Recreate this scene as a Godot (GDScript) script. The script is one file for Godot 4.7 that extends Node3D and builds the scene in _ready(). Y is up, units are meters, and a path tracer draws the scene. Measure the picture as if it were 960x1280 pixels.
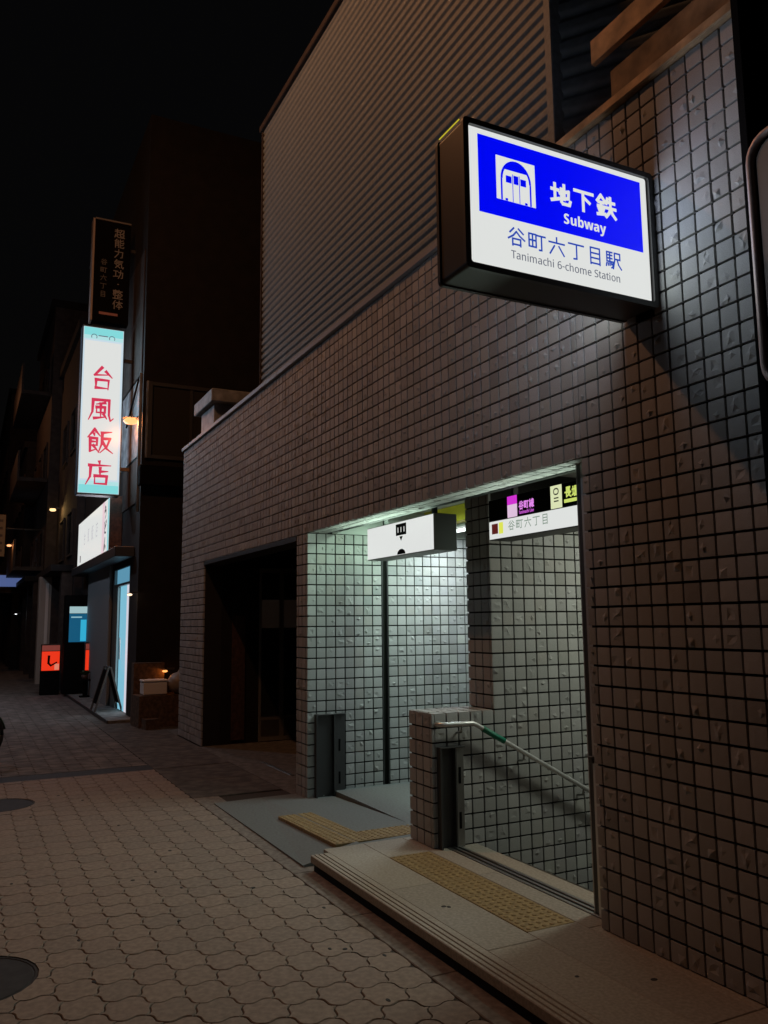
extends Node3D
# Night street: tiled subway entrance on the right, restaurant signs further along the pavement.
# World: the tiled facade lies in the plane X = 0 and faces -X; the street runs along -Z; metres.

const GY := -0.10          # level of the pavement; the entrance slab is at 0
var cam: Camera3D
var taken := {}
var rng := RandomNumberGenerator.new()
var M := {}
var tile_shapes: Array = []

# ------------------------------------------------------------------ naming
func numbered(called: String) -> String:
	if not taken.has(called):
		taken[called] = 0
		return called
	taken[called] += 1
	return "%s_%03d" % [called, taken[called]]

func tag(o: Node, label: String, category: String, group := "") -> Node:
	o.set_meta("label", label)
	o.set_meta("category", category)
	if group:
		o.set_meta("group", group)
	return o

func thing(called: String, label: String, category: String, at := Vector3.ZERO, turn := 0.0, group := "") -> Node3D:
	var o := Node3D.new()
	o.name = numbered(called)
	add_child(o)
	o.position = at
	o.rotation.y = turn
	tag(o, label, category, group)
	return o

func part(parent: Node, called: String, mesh: Mesh, m: Material, at := Vector3.ZERO) -> MeshInstance3D:
	var o := MeshInstance3D.new()
	o.name = called
	o.mesh = mesh
	o.material_override = m
	parent.add_child(o, true)
	o.position = at
	return o

func struct(called: String, mesh: Mesh, m: Material) -> MeshInstance3D:
	var o := part(self, numbered(called), mesh, m)
	o.set_meta("kind", "structure")
	return o

# ------------------------------------------------------------------ shapes
func mb() -> SurfaceTool:
	var st := SurfaceTool.new()
	st.begin(Mesh.PRIMITIVE_TRIANGLES)
	st.set_smooth_group(-1)
	return st

func done(st: SurfaceTool) -> ArrayMesh:
	st.generate_normals()
	return st.commit()

func tri(st: SurfaceTool, a: Vector3, b: Vector3, c: Vector3, out: Vector3) -> void:
	# front faces run clockwise
	if (c - a).cross(b - a).dot(out) < 0.0:
		var t := b
		b = c
		c = t
	st.add_vertex(a); st.add_vertex(b); st.add_vertex(c)

func quad(st: SurfaceTool, a: Vector3, b: Vector3, c: Vector3, d: Vector3, out: Vector3) -> void:
	tri(st, a, b, c, out)
	tri(st, a, c, d, out)

func add_box(st: SurfaceTool, mn: Vector3, mx: Vector3, bev := 0.0, xf := Transform3D.IDENTITY) -> void:
	var c := (mn + mx) * 0.5
	var h := (mx - mn) * 0.5
	bev = minf(bev, minf(h.x, minf(h.y, h.z)) * 0.9)
	var p := func(sx: float, sy: float, sz: float, ax: int) -> Vector3:
		var v := Vector3(sx * h.x, sy * h.y, sz * h.z)
		for k in 3:
			if k != ax:
				v[k] -= signf(v[k]) * bev
		return xf * (c + v)
	for ax in 3:
		for s in [-1.0, 1.0]:
			var q: Array = []
			for e in [[-1.0, -1.0], [1.0, -1.0], [1.0, 1.0], [-1.0, 1.0]]:
				var v := Vector3.ZERO
				v[ax] = s
				v[(ax + 1) % 3] = e[0]
				v[(ax + 2) % 3] = e[1]
				q.append(p.call(v.x, v.y, v.z, ax))
			var n := Vector3.ZERO
			n[ax] = s
			quad(st, q[0], q[1], q[2], q[3], xf.basis * n)
	if bev <= 0.0:
		return
	for ax in 3:
		var b := (ax + 1) % 3
		var d := (ax + 2) % 3
		for s in [-1.0, 1.0]:
			for t in [-1.0, 1.0]:
				var v0 := Vector3.ZERO
				v0[b] = s
				v0[d] = t
				var v1 := v0
				v0[ax] = -1.0
				v1[ax] = 1.0
				var n := Vector3.ZERO
				n[b] = s
				n[d] = t
				quad(st, p.call(v0.x, v0.y, v0.z, b), p.call(v1.x, v1.y, v1.z, b), p.call(v1.x, v1.y, v1.z, d), p.call(v0.x, v0.y, v0.z, d), xf.basis * n)
	for x in [-1.0, 1.0]:
		for y in [-1.0, 1.0]:
			for z in [-1.0, 1.0]:
				tri(st, p.call(x, y, z, 0), p.call(x, y, z, 1), p.call(x, y, z, 2), xf.basis * Vector3(x, y, z))

func box(mn: Vector3, mx: Vector3, bev := 0.0) -> ArrayMesh:
	var st := mb()
	add_box(st, mn, mx, bev)
	return done(st)

func boxes(list: Array, bev := 0.0) -> ArrayMesh:
	var st := mb()
	for b in list:
		add_box(st, b[0], b[1], bev)
	return done(st)

func tube(path: Array, r: float, n := 10, r_end := -1.0) -> ArrayMesh:
	var st := SurfaceTool.new()
	st.begin(Mesh.PRIMITIVE_TRIANGLES)
	st.set_smooth_group(0)
	add_tube(st, path, r, n, r_end)
	st.generate_normals()
	return st.commit()

func add_tube(st: SurfaceTool, path: Array, r: float, n := 10, r_end := -1.0) -> void:
	if r_end < 0.0:
		r_end = r
	var rings: Array = []
	var up := Vector3.UP
	for i in path.size():
		var a: Vector3 = path[maxi(i - 1, 0)]
		var b: Vector3 = path[mini(i + 1, path.size() - 1)]
		var t := (b - a).normalized()
		if i == 0:
			up = Vector3.UP if absf(t.y) < 0.9 else Vector3.RIGHT
		var s := t.cross(up).normalized()
		up = s.cross(t).normalized()
		var rr := lerpf(r, r_end, float(i) / maxf(1.0, path.size() - 1.0))
		var ring: Array = []
		for k in n:
			var ang := TAU * k / n
			ring.append(path[i] + (s * cos(ang) + up * sin(ang)) * rr)
		rings.append(ring)
	for i in rings.size() - 1:
		for k in n:
			var k2 := (k + 1) % n
			var mid: Vector3 = (path[i] + path[i + 1]) * 0.5
			quad(st, rings[i][k], rings[i][k2], rings[i + 1][k2], rings[i + 1][k], (rings[i][k] + rings[i + 1][k2]) * 0.5 - mid)
	for e in [0, rings.size() - 1]:
		var out: Vector3 = path[0] - path[1] if e == 0 else path[e] - path[e - 1]
		for k in range(1, n - 1):
			tri(st, rings[e][0], rings[e][k], rings[e][k + 1], out)

func lathe(profile: Array, n := 20, smooth := true) -> ArrayMesh:   # profile of Vector2(radius, height)
	var st := SurfaceTool.new()
	st.begin(Mesh.PRIMITIVE_TRIANGLES)
	st.set_smooth_group(0 if smooth else -1)
	for i in profile.size() - 1:
		var a: Vector2 = profile[i]
		var b: Vector2 = profile[i + 1]
		for k in n:
			var u := TAU * k / n
			var v := TAU * (k + 1) / n
			var q := [Vector3(a.x * cos(u), a.y, a.x * sin(u)), Vector3(a.x * cos(v), a.y, a.x * sin(v)), Vector3(b.x * cos(v), b.y, b.x * sin(v)), Vector3(b.x * cos(u), b.y, b.x * sin(u))]
			var w := (u + v) * 0.5
			var nn := Vector3(cos(w) * (b.y - a.y), a.x - b.x, sin(w) * (b.y - a.y))
			if a.x > 0.0001:
				tri(st, q[0], q[1], q[2], nn)
			if b.x > 0.0001:
				tri(st, q[0], q[2], q[3], nn)
	st.generate_normals()
	return st.commit()

func prism(poly: PackedVector2Array, z0: float, z1: float) -> ArrayMesh:   # outline in XY pushed along Z
	var st := mb()
	var ids := Geometry2D.triangulate_polygon(poly)
	for i in range(0, ids.size(), 3):
		var a := poly[ids[i]]
		var b := poly[ids[i + 1]]
		var c := poly[ids[i + 2]]
		tri(st, Vector3(a.x, a.y, z1), Vector3(b.x, b.y, z1), Vector3(c.x, c.y, z1), Vector3(0, 0, 1))
		tri(st, Vector3(a.x, a.y, z0), Vector3(b.x, b.y, z0), Vector3(c.x, c.y, z0), Vector3(0, 0, -1))
	var cw := Geometry2D.is_polygon_clockwise(poly)
	for i in poly.size():
		var a := poly[i]
		var b := poly[(i + 1) % poly.size()]
		var n := Vector3(b.y - a.y, a.x - b.x, 0) * (-1.0 if cw else 1.0)
		quad(st, Vector3(a.x, a.y, z0), Vector3(b.x, b.y, z0), Vector3(b.x, b.y, z1), Vector3(a.x, a.y, z1), n)
	return done(st)

func rounded(w: float, h: float, r: float, n := 5) -> PackedVector2Array:
	var out := PackedVector2Array()
	for c in [[1, 1, 0.0], [-1, 1, 90.0], [-1, -1, 180.0], [1, -1, 270.0]]:
		for k in n + 1:
			var a := deg_to_rad(c[2] + 90.0 * k / n)
			out.append(Vector2(c[0] * (w / 2 - r) + cos(a) * r, c[1] * (h / 2 - r) + sin(a) * r))
	return out

# ------------------------------------------------------------------ materials
func noise_tex(seed_: int, freq: float, lo: Color, hi: Color, kind := FastNoiseLite.TYPE_SIMPLEX_SMOOTH, octaves := 4, size := 512) -> NoiseTexture2D:
	var n := FastNoiseLite.new()
	n.noise_type = kind
	n.seed = seed_
	n.frequency = freq
	n.fractal_octaves = octaves
	var g := Gradient.new()
	g.set_color(0, lo)
	g.set_color(1, hi)
	var t := NoiseTexture2D.new()
	t.width = size
	t.height = size
	t.seamless = true
	t.noise = n
	t.color_ramp = g
	return t

func mat(c: Color, rough := 0.7, metal := 0.0, tex: Texture2D = null, scale := 1.0) -> StandardMaterial3D:   # c: linear base colour
	var m := StandardMaterial3D.new()
	m.albedo_color = c.linear_to_srgb()
	m.roughness = rough
	m.metallic = metal
	if tex:
		m.albedo_texture = tex
		m.uv1_triplanar = true
		m.uv1_world_triplanar = true
		m.uv1_scale = Vector3.ONE * scale
	return m

func glow(c: Color, energy: float) -> StandardMaterial3D:   # c as seen (sRGB)
	var m := StandardMaterial3D.new()
	m.albedo_color = Color(0.02, 0.02, 0.02)
	m.roughness = 0.35
	m.emission_enabled = true
	m.emission = c
	m.emission_energy_multiplier = energy
	return m

func make_materials() -> void:
	var speck := noise_tex(11, 0.06, Color(0.80, 0.80, 0.80), Color(1, 1, 1), FastNoiseLite.TYPE_SIMPLEX_SMOOTH, 5)
	var stain := noise_tex(5, 0.012, Color(0.55, 0.55, 0.55), Color(1, 1, 1), FastNoiseLite.TYPE_SIMPLEX_SMOOTH, 6)
	var grain := noise_tex(23, 0.25, Color(0.45, 0.45, 0.45), Color(1, 1, 1), FastNoiseLite.TYPE_CELLULAR, 3)
	var soot := noise_tex(31, 0.02, Color(0.68, 0.66, 0.65), Color(1, 1, 1), FastNoiseLite.TYPE_SIMPLEX_SMOOTH, 6)
	var dust := noise_tex(77, 0.035, Color(0.80, 0.79, 0.78), Color(1, 1, 1), FastNoiseLite.TYPE_SIMPLEX_SMOOTH, 7)
	M.tiles = []
	for c in [Color(0.43, 0.43, 0.415), Color(0.39, 0.39, 0.375), Color(0.47, 0.465, 0.45), Color(0.41, 0.395, 0.37), Color(0.35, 0.36, 0.35), Color(0.31, 0.30, 0.28)]:
		var m := mat(c, 0.72, 0.0, speck, 6.0)
		M.tiles.append(m)
	M.tile_field = mat(Color(1, 1, 1), 0.72, 0.0, speck, 6.0)
	M.tile_field.vertex_color_use_as_albedo = true
	M.grout = mat(Color(0.016, 0.015, 0.014), 0.95)
	M.concrete = mat(Color(0.30, 0.29, 0.27), 0.85, 0.0, stain, 0.7)
	M.concrete_dark = mat(Color(0.16, 0.155, 0.145), 0.9, 0.0, soot, 0.8)
	M.slab = mat(Color(0.40, 0.36, 0.30), 0.7, 0.0, dust, 2.4)
	M.slab_b = mat(Color(0.365, 0.33, 0.28), 0.72, 0.0, dust, 2.1)
	M.ramp = mat(Color(0.175, 0.19, 0.188), 0.6, 0.0, dust, 2.0)
	M.riser = mat(Color(0.02, 0.018, 0.017), 0.9)
	M.pavers = []
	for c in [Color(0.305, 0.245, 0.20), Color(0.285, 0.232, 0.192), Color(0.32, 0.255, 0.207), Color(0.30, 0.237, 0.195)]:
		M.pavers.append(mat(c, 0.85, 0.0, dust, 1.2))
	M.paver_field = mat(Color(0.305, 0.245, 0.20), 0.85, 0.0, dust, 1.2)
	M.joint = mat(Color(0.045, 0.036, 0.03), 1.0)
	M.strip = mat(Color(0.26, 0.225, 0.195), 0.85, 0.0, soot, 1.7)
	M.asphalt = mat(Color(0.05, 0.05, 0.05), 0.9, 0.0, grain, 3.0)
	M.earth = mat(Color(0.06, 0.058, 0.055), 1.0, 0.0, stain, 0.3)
	M.shaded_paving = mat(Color(0.20, 0.175, 0.155), 0.9, 0.0, stain, 0.5)  # paver colour with the street shadow mixed in
	M.strip_shaded = mat(Color(0.13, 0.115, 0.10), 0.9, 0.0, stain, 0.8)  # strip concrete with the lamp's shadow put into its colour
	M.near_black = mat(Color(0.022, 0.020, 0.019), 0.8, 0.0, stain, 2.0)  # near black; also paints the pole shadow across the pavement
	M.yellow = mat(Color(0.38, 0.27, 0.11), 0.7, 0.0, soot, 3.0)
	M.steel = mat(Color(0.62, 0.62, 0.61), 0.38, 0.65)
	M.steel_dull = mat(Color(0.30, 0.30, 0.29), 0.45, 1.0)
	M.gunmetal = mat(Color(0.06, 0.06, 0.06), 0.45, 0.4)
	M.black = mat(Color(0.007, 0.007, 0.007), 0.95)
	M.black.metallic_specular = 0.1
	M.sign_case = mat(Color(0.045, 0.04, 0.035), 0.45, 0.3)
	M.green = mat(Color(0.01, 0.20, 0.12), 0.5)
	M.siding = mat(Color(0.205, 0.25, 0.275), 0.65, 0.0, speck, 0.6)
	M.siding_trim = mat(Color(0.10, 0.085, 0.075), 0.6)
	M.cap = mat(Color(0.26, 0.26, 0.27), 0.55, 0.1)
	M.beam = mat(Color(0.75, 0.50, 0.28), 0.7, 0.0, stain, 0.8)  # tan with orange lamplight put into the base colour
	M.beam_dark = mat(Color(0.42, 0.29, 0.17), 0.8, 0.0, stain, 0.8)  # darker tan, orange lamplight included in the colour
	M.ceiling = mat(Color(0.45, 0.46, 0.44), 0.8)
	M.lintel = mat(Color(0.02, 0.022, 0.02), 0.7)
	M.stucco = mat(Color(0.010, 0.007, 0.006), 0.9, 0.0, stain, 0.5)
	M.stucco_b = mat(Color(0.04, 0.028, 0.023), 0.9, 0.0, soot, 0.4)
	M.stucco_c = mat(Color(0.06, 0.043, 0.035), 0.9, 0.0, soot, 0.4)
	M.stone = mat(Color(0.52, 0.52, 0.51), 0.9, 0.0, grain, 5.0)
	M.panel = mat(Color(0.35, 0.37, 0.39), 0.6, 0.0, stain, 0.6)
	M.glass_dark = mat(Color(0.02, 0.022, 0.02), 0.08)
	M.glass_warm = mat(Color(0.035, 0.034, 0.028), 0.15)
	M.pale_grey = mat(Color(0.80, 0.81, 0.80), 0.5)  # pale tone, paints a street reflection on the door glass
	M.door_metal = mat(Color(0.55, 0.55, 0.53), 0.3, 0.8)
	M.brown = mat(Color(0.11, 0.05, 0.03), 0.7, 0.0, stain, 2.0)
	M.cardboard = mat(Color(0.16, 0.10, 0.06), 0.9, 0.0, stain, 2.0)
	M.styro = mat(Color(0.70, 0.68, 0.64), 0.8)
	M.bag = mat(Color(0.32, 0.28, 0.25), 0.5)
	M.wood = mat(Color(0.05, 0.035, 0.025), 0.7)
	M.leaf = mat(Color(0.04, 0.09, 0.03), 0.7)
	M.rubber = mat(Color(0.012, 0.012, 0.012), 0.85)
	M.paint_bike = mat(Color(0.02, 0.05, 0.03), 0.35)
	M.white = glow(Color(0.93, 0.94, 0.93), 0.86)
	M.blue = glow(Color(0.0, 0.03, 0.97), 0.95)
	M.ink_blue = glow(Color(0.10, 0.28, 0.75), 0.85)
	M.ink_grey = glow(Color(0.42, 0.44, 0.50), 0.8)

# ------------------------------------------------------------------ tiles
func make_tile(seed_: int, rough: float) -> ArrayMesh:
	# 0.1 m tile with its face towards +Z: face at z 0, back at z -0.012
	var r := RandomNumberGenerator.new()
	r.seed = seed_
	var st := mb()
	var h := 0.0438
	var n := 4
	var pts: Array = []
	# a rough tile: a few split-face chips left standing on an otherwise flat face
	var chips := {}
	if rough > 0.1:
		var ci := r.randi_range(1, n - 1)
		var cj := r.randi_range(1, n - 1)
		for k in r.randi_range(1, 4):
			chips[Vector2i(ci, cj)] = r.randf_range(0.35, 1.0) * rough * (1.0 if r.randf() < 0.7 else -0.7)
			ci = clampi(ci + r.randi_range(-1, 1), 0, n)
			cj = clampi(cj + r.randi_range(-1, 1), 0, n)
	for j in n + 1:
		for i in n + 1:
			var x := -1.0 + 2.0 * i / n
			var y := -1.0 + 2.0 * j / n
			var z := 0.0
			if i > 0 and i < n and j > 0 and j < n:
				x += r.randf_range(-0.2, 0.2)
				y += r.randf_range(-0.2, 0.2)
				z = r.randf_range(-0.0003, 0.0003) + chips.get(Vector2i(i, j), 0.0) * 0.0115
			elif (i == 0 or i == n) and (j == 0 or j == n):
				z = -0.0014 - (0.005 if chips.has(Vector2i(i, j)) else 0.0)
			else:
				z = -0.0010 - (0.004 if chips.has(Vector2i(i, j)) else 0.0)
			pts.append(Vector3(x * h, y * h, z))
	for j in n:
		for i in n:
			var a: Vector3 = pts[j * (n + 1) + i]
			var b: Vector3 = pts[j * (n + 1) + i + 1]
			var c: Vector3 = pts[(j + 1) * (n + 1) + i + 1]
			var d: Vector3 = pts[(j + 1) * (n + 1) + i]
			if (i + j) % 2 == 0:
				quad(st, a, b, c, d, Vector3(0, 0, 1))
			else:
				quad(st, b, c, d, a, Vector3(0, 0, 1))
	for s in 4:
		var q := Basis(Vector3(0, 0, 1), PI / 2 * s)
		quad(st, q * Vector3(-h, -h, -0.0010), q * Vector3(h, -h, -0.0010), q * Vector3(h, -h, -0.022), q * Vector3(-h, -h, -0.022), q * Vector3(0, -1, 0))
	return done(st)

func seen_size(p: Vector3, n: Vector3) -> float:
	# how large a tile shows in the picture; 0 outside it
	var q := cam.transform.affine_inverse() * p
	if q.z > -0.2:
		return 0.0
	if absf(q.x / q.z) > 0.4667 + 0.02 or absf(q.y / q.z) > 0.6223 + 0.02:
		return 0.0
	var to := cam.position - p
	return maxf(0.0, to.normalized().dot(n)) / to.length_squared()

func lay_tiles(parent: Node3D, cells: Array, turn: Basis, most := 300) -> void:
	# cells: [centre, width, height]; the tiles that show largest are parts, the rest one field
	var n := turn * Vector3(0, 0, 1)
	var order: Array = []
	for c in cells:
		order.append([seen_size(c[0], n), c])
	order.sort_custom(func(a, b): return a[0] > b[0])
	var rest: Array = []
	for k in order.size():
		var c: Array = order[k][1]
		var shape := 0
		if rng.randf() < 0.40:
			shape = rng.randi_range(1, tile_shapes.size() - 1)
		var spin := Basis(Vector3(0, 0, 1), PI / 2 * rng.randi_range(0, 3)) if shape else Basis.IDENTITY
		var tilt := Basis.from_euler(Vector3(rng.randfn(0, 0.007), rng.randfn(0, 0.007), 0))
		var xf := Transform3D(turn * tilt * Basis.from_scale(Vector3(c[1] / 0.1, c[2] / 0.1, 1)) * spin, c[0] + n * rng.randf_range(-0.001, 0.001))
		if k < most and order[k][0] > 0.0:
			var o := part(parent, "tile", tile_shapes[shape], M.tiles[mini(5, int(absf(rng.randfn(0, 2.1))))])
			o.transform = xf
		else:
			rest.append([shape, xf])
	if rest.is_empty():
		return
	for kind in [[0], [1, 2, 3], [4, 5, 6, 7], [8, 9, 10], [11, 12, 13]]:
		var mine: Array = rest.filter(func(q): return q[0] in kind)
		if mine.is_empty():
			continue
		var mm := MultiMesh.new()
		mm.transform_format = MultiMesh.TRANSFORM_3D
		mm.use_colors = true
		mm.mesh = tile_shapes[kind[kind.size() / 2]]
		mm.instance_count = mine.size()
		for k in mine.size():
			mm.set_instance_transform(k, mine[k][1])
			var g := clampf(rng.randfn(0.40, 0.045), 0.28, 0.5)
			mm.set_instance_color(k, Color(g, g * rng.randf_range(0.97, 1.0), g * rng.randf_range(0.92, 0.98)))
		var o := MultiMeshInstance3D.new()
		o.name = "tiling"
		o.multimesh = mm
		o.material_override = M.tile_field
		o.set_meta("kind", "stuff")
		parent.add_child(o, true)

func grid(u0: float, u1: float, v0: float, v1: float, phase: float, place: Callable) -> Array:
	# cells of a 0.1 m grid with lines at phase + 0.1 k, cut at the edges
	var out: Array = []
	var us: Array = [u0]
	var k := ceilf((u0 - phase) / 0.1 + 0.15)
	while phase + 0.1 * k < u1 - 0.015:
		us.append(phase + 0.1 * k)
		k += 1.0
	us.append(u1)
	var vs: Array = [v0]
	k = ceilf(v0 / 0.1 + 0.15)
	while 0.1 * k < v1 - 0.015:
		vs.append(0.1 * k)
		k += 1.0
	vs.append(v1)
	for i in us.size() - 1:
		for j in vs.size() - 1:
			out.append([place.call((us[i] + us[i + 1]) * 0.5, (vs[j] + vs[j + 1]) * 0.5), us[i + 1] - us[i] - 0.0, vs[j + 1] - vs[j]])
	return out

# ------------------------------------------------------------------ lettering
var GLYPH := {
	"地": [[5,35,38,35],[21,10,21,78],[4,84,40,72],[44,46,88,32,86,62,78,64],[66,8,66,70],[52,26,52,82,58,90,90,90,95,74]],
	"下": [[4,14,96,14],[46,14,46,96],[52,38,78,56]],
	"鉄": [[24,4,4,32],[24,4,44,28],[12,36,36,36],[7,54,41,54],[24,36,24,86],[11,64,16,78],[37,62,31,78],[4,91,44,85],[58,12,50,36],[54,28,93,28],[48,54,98,54],[72,6,72,54,65,74,48,95],[73,56,82,78,97,95]],
	"谷": [[36,8,14,32],[62,8,88,30],[50,24,32,46,5,64],[50,24,68,44,95,62],[28,62,28,96],[28,62,72,62,72,96],[28,90,72,90]],
	"町": [[5,15,45,15,45,80,5,80,5,15],[25,15,25,80],[5,47,45,47],[52,18,98,18],[76,18,76,90,62,91]],
	"六": [[50,4,50,24],[5,32,95,32],[36,48,9,92],[62,48,91,92]],
	"丁": [[5,15,95,15],[52,15,52,90,34,92]],
	"目": [[22,8,78,8,78,95],[22,8,22,95],[22,36,78,36],[22,62,78,62],[22,90,78,90]],
	"駅": [[8,10,8,60,46,60,44,88,36,92],[8,10,42,10],[26,10,26,60],[8,26,40,26],[8,43,40,43],[6,70,3,86],[15,70,17,82],[25,69,27,80],[34,68,37,76],[56,10,90,10,90,42,56,42],[56,10,56,50,46,95],[72,42,80,70,97,92]],
	"台": [[48,4,20,38,80,32],[64,20,88,44],[26,56,26,95],[26,56,75,56,73,95],[26,90,74,90]],
	"風": [[18,10,16,60,2,94],[18,10,80,8,80,70,86,93,98,82],[64,20,30,28],[32,40,64,38,64,60,32,62,32,40],[48,24,48,82],[24,86,68,78],[60,68,72,86]],
	"飯": [[28,2,2,36],[28,2,50,28],[26,20,28,28],[12,38,38,38,38,66,12,66],[12,38,12,92,32,84],[12,52,38,52],[24,68,44,92],[56,14,94,8],[58,14,56,60,44,96],[58,38,88,36,76,70,50,96],[60,52,76,78,99,95]],
	"店": [[50,2,52,14],[12,18,94,16],[18,18,16,64,0,96],[54,28,54,60],[54,42,84,40],[34,60,80,60,78,91,34,91,34,60]],
	"線": [[20,6,8,26,26,34],[34,22,10,52,40,48],[22,50,22,94],[8,64,4,84],[34,62,40,78],[70,4,64,14],[54,14,90,14,90,46,54,46,54,14],[54,30,90,30],[72,46,72,92,64,92],[50,60,66,60,50,84],[92,54,78,64],[74,62,97,90]],
	"長": [[30,6,30,50],[30,6,80,6],[30,20,74,20],[30,34,74,34],[6,50,94,50],[30,50,28,90,50,80],[84,58,60,72],[50,54,66,78,94,94]],
	"堀": [[4,34,32,34],[18,10,18,76],[2,84,34,74],[44,10,92,10,92,28,44,28],[44,10,44,60,34,94],[68,34,68,90],[52,42,52,58,86,58,86,42],[50,68,50,90,92,90,92,68]],
	"超": [[8,18,46,18],[27,4,27,48],[4,34,50,34],[27,62,48,62],[27,48,27,86],[14,58,4,94],[14,76,40,92,97,92],[56,12,92,12,90,40,80,42],[72,12,54,44],[58,54,90,54,90,80,58,80,58,54]],
	"能": [[26,4,8,26,44,24],[36,14,46,30],[12,38,12,94],[12,38,42,38,42,92],[12,54,42,54],[12,70,42,70],[58,6,58,40,92,42,92,32],[88,12,60,24],[58,54,58,90,92,92,94,80],[88,58,60,70]],
	"力": [[10,30,86,30,80,86,66,90],[46,6,44,50,10,94]],
	"気": [[30,6,10,36],[26,20,90,20],[24,34,82,34],[10,48,76,48,80,84,92,94,97,80],[56,56,20,92],[24,60,62,90]],
	"功": [[4,20,44,20],[24,20,24,74],[2,80,46,72],[52,32,92,32,88,86,78,90],[72,8,70,50,50,94]],
	"整": [[6,12,48,12],[27,4,27,48],[10,20,44,20,44,34,10,34,10,20],[26,36,6,50],[62,4,52,28],[58,16,94,16],[84,18,54,50],[60,26,94,50],[10,60,90,60],[50,60,50,92],[50,76,80,76],[24,72,24,92],[4,93,96,93]],
	"体": [[28,6,6,48],[20,34,20,94],[36,26,96,26],[66,6,66,94],[64,28,38,72],[68,28,96,70],[52,74,80,74]],
	"・": [[46,50,54,50]],
	"う": [[34,8,64,16],[16,42,60,30,78,48,70,74,42,96]],
	"ど": [[28,8,40,46],[82,22,34,54,30,82,84,88],[78,2,86,14],[92,0,99,10]],
	"ん": [[54,6,10,92,40,54,58,64,62,90,94,66]],
	"し": [[30,8,28,70,46,92,88,64]],
}

func glyph(c: String, w: float, h: float, pen: float, brush := 0.0) -> ArrayMesh:
	# flat print, centred, towards +Z; every stroke a hair above the one before it
	var st := mb()
	var z := 0.0
	for s in GLYPH[c]:
		var pts: Array = []
		for i in range(0, s.size(), 2):
			pts.append(Vector2((s[i] - 50.0) / 100.0 * w, (50.0 - s[i + 1]) / 100.0 * h))
		for i in pts.size() - 1:
			var a: Vector2 = pts[i]
			var b: Vector2 = pts[i + 1]
			var d := (b - a).normalized()
			var n := Vector2(-d.y, d.x)
			var pa := pen * (1.0 + brush * (0.5 - float(i) / maxf(1.0, pts.size() - 1.0))) * 0.5
			var pb := pen * (1.0 + brush * (0.5 - float(i + 1) / maxf(1.0, pts.size() - 1.0))) * 0.5
			a -= d * pa * 0.8
			b += d * pb * 0.8
			z += 0.00006
			quad(st, Vector3(a.x + n.x * pa, a.y + n.y * pa, z), Vector3(b.x + n.x * pb, b.y + n.y * pb, z), Vector3(b.x - n.x * pb, b.y - n.y * pb, z), Vector3(a.x - n.x * pa, a.y - n.y * pa, z), Vector3(0, 0, 1))
	return done(st)

func write(parent: Node3D, text: String, at: Vector3, step: Vector3, w: float, h: float, pen: float, m: Material, brush := 0.0) -> void:
	for i in text.length():
		part(parent, "character", glyph(text[i], w, h, pen, brush), m, at + step * i)

func latin(parent: Node3D, text: String, at: Vector3, height: float, width: float, m: Material, bold := false) -> void:
	var f := SystemFont.new()
	f.font_names = PackedStringArray(["Droid Sans"])
	f.font_weight = 700 if bold else 400
	var t := TextMesh.new()
	t.text = text
	t.font = f
	t.font_size = 64
	t.pixel_size = 0.01
	t.depth = 0.05
	var o := part(parent, "lettering", t, m, at)
	var a := t.get_aabb()
	o.scale = Vector3(width / a.size.x, height / a.size.y, 0.02)

func panel_light(parent: Node3D, size: Vector2, at: Vector3, c: Color, energy: float, turn := Basis.IDENTITY) -> void:
	# light of the size of a glowing face (towards local +Z), just in front of it
	var l := AreaLight3D.new()
	l.name = "panel_light"
	l.area_size = size
	l.area_normalize_energy = false
	l.light_energy = energy
	l.light_color = c
	l.area_range = 40.0
	l.shadow_enabled = true
	parent.add_child(l, true)
	l.transform = Transform3D(turn * Basis(Vector3.UP, PI), at)

func sheet(w: float, h: float, cx := 0.0, cy := 0.0, z := 0.0, t := 0.004) -> ArrayMesh:
	return box(Vector3(cx - w / 2, cy - h / 2, z), Vector3(cx + w / 2, cy + h / 2, z + t))

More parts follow.
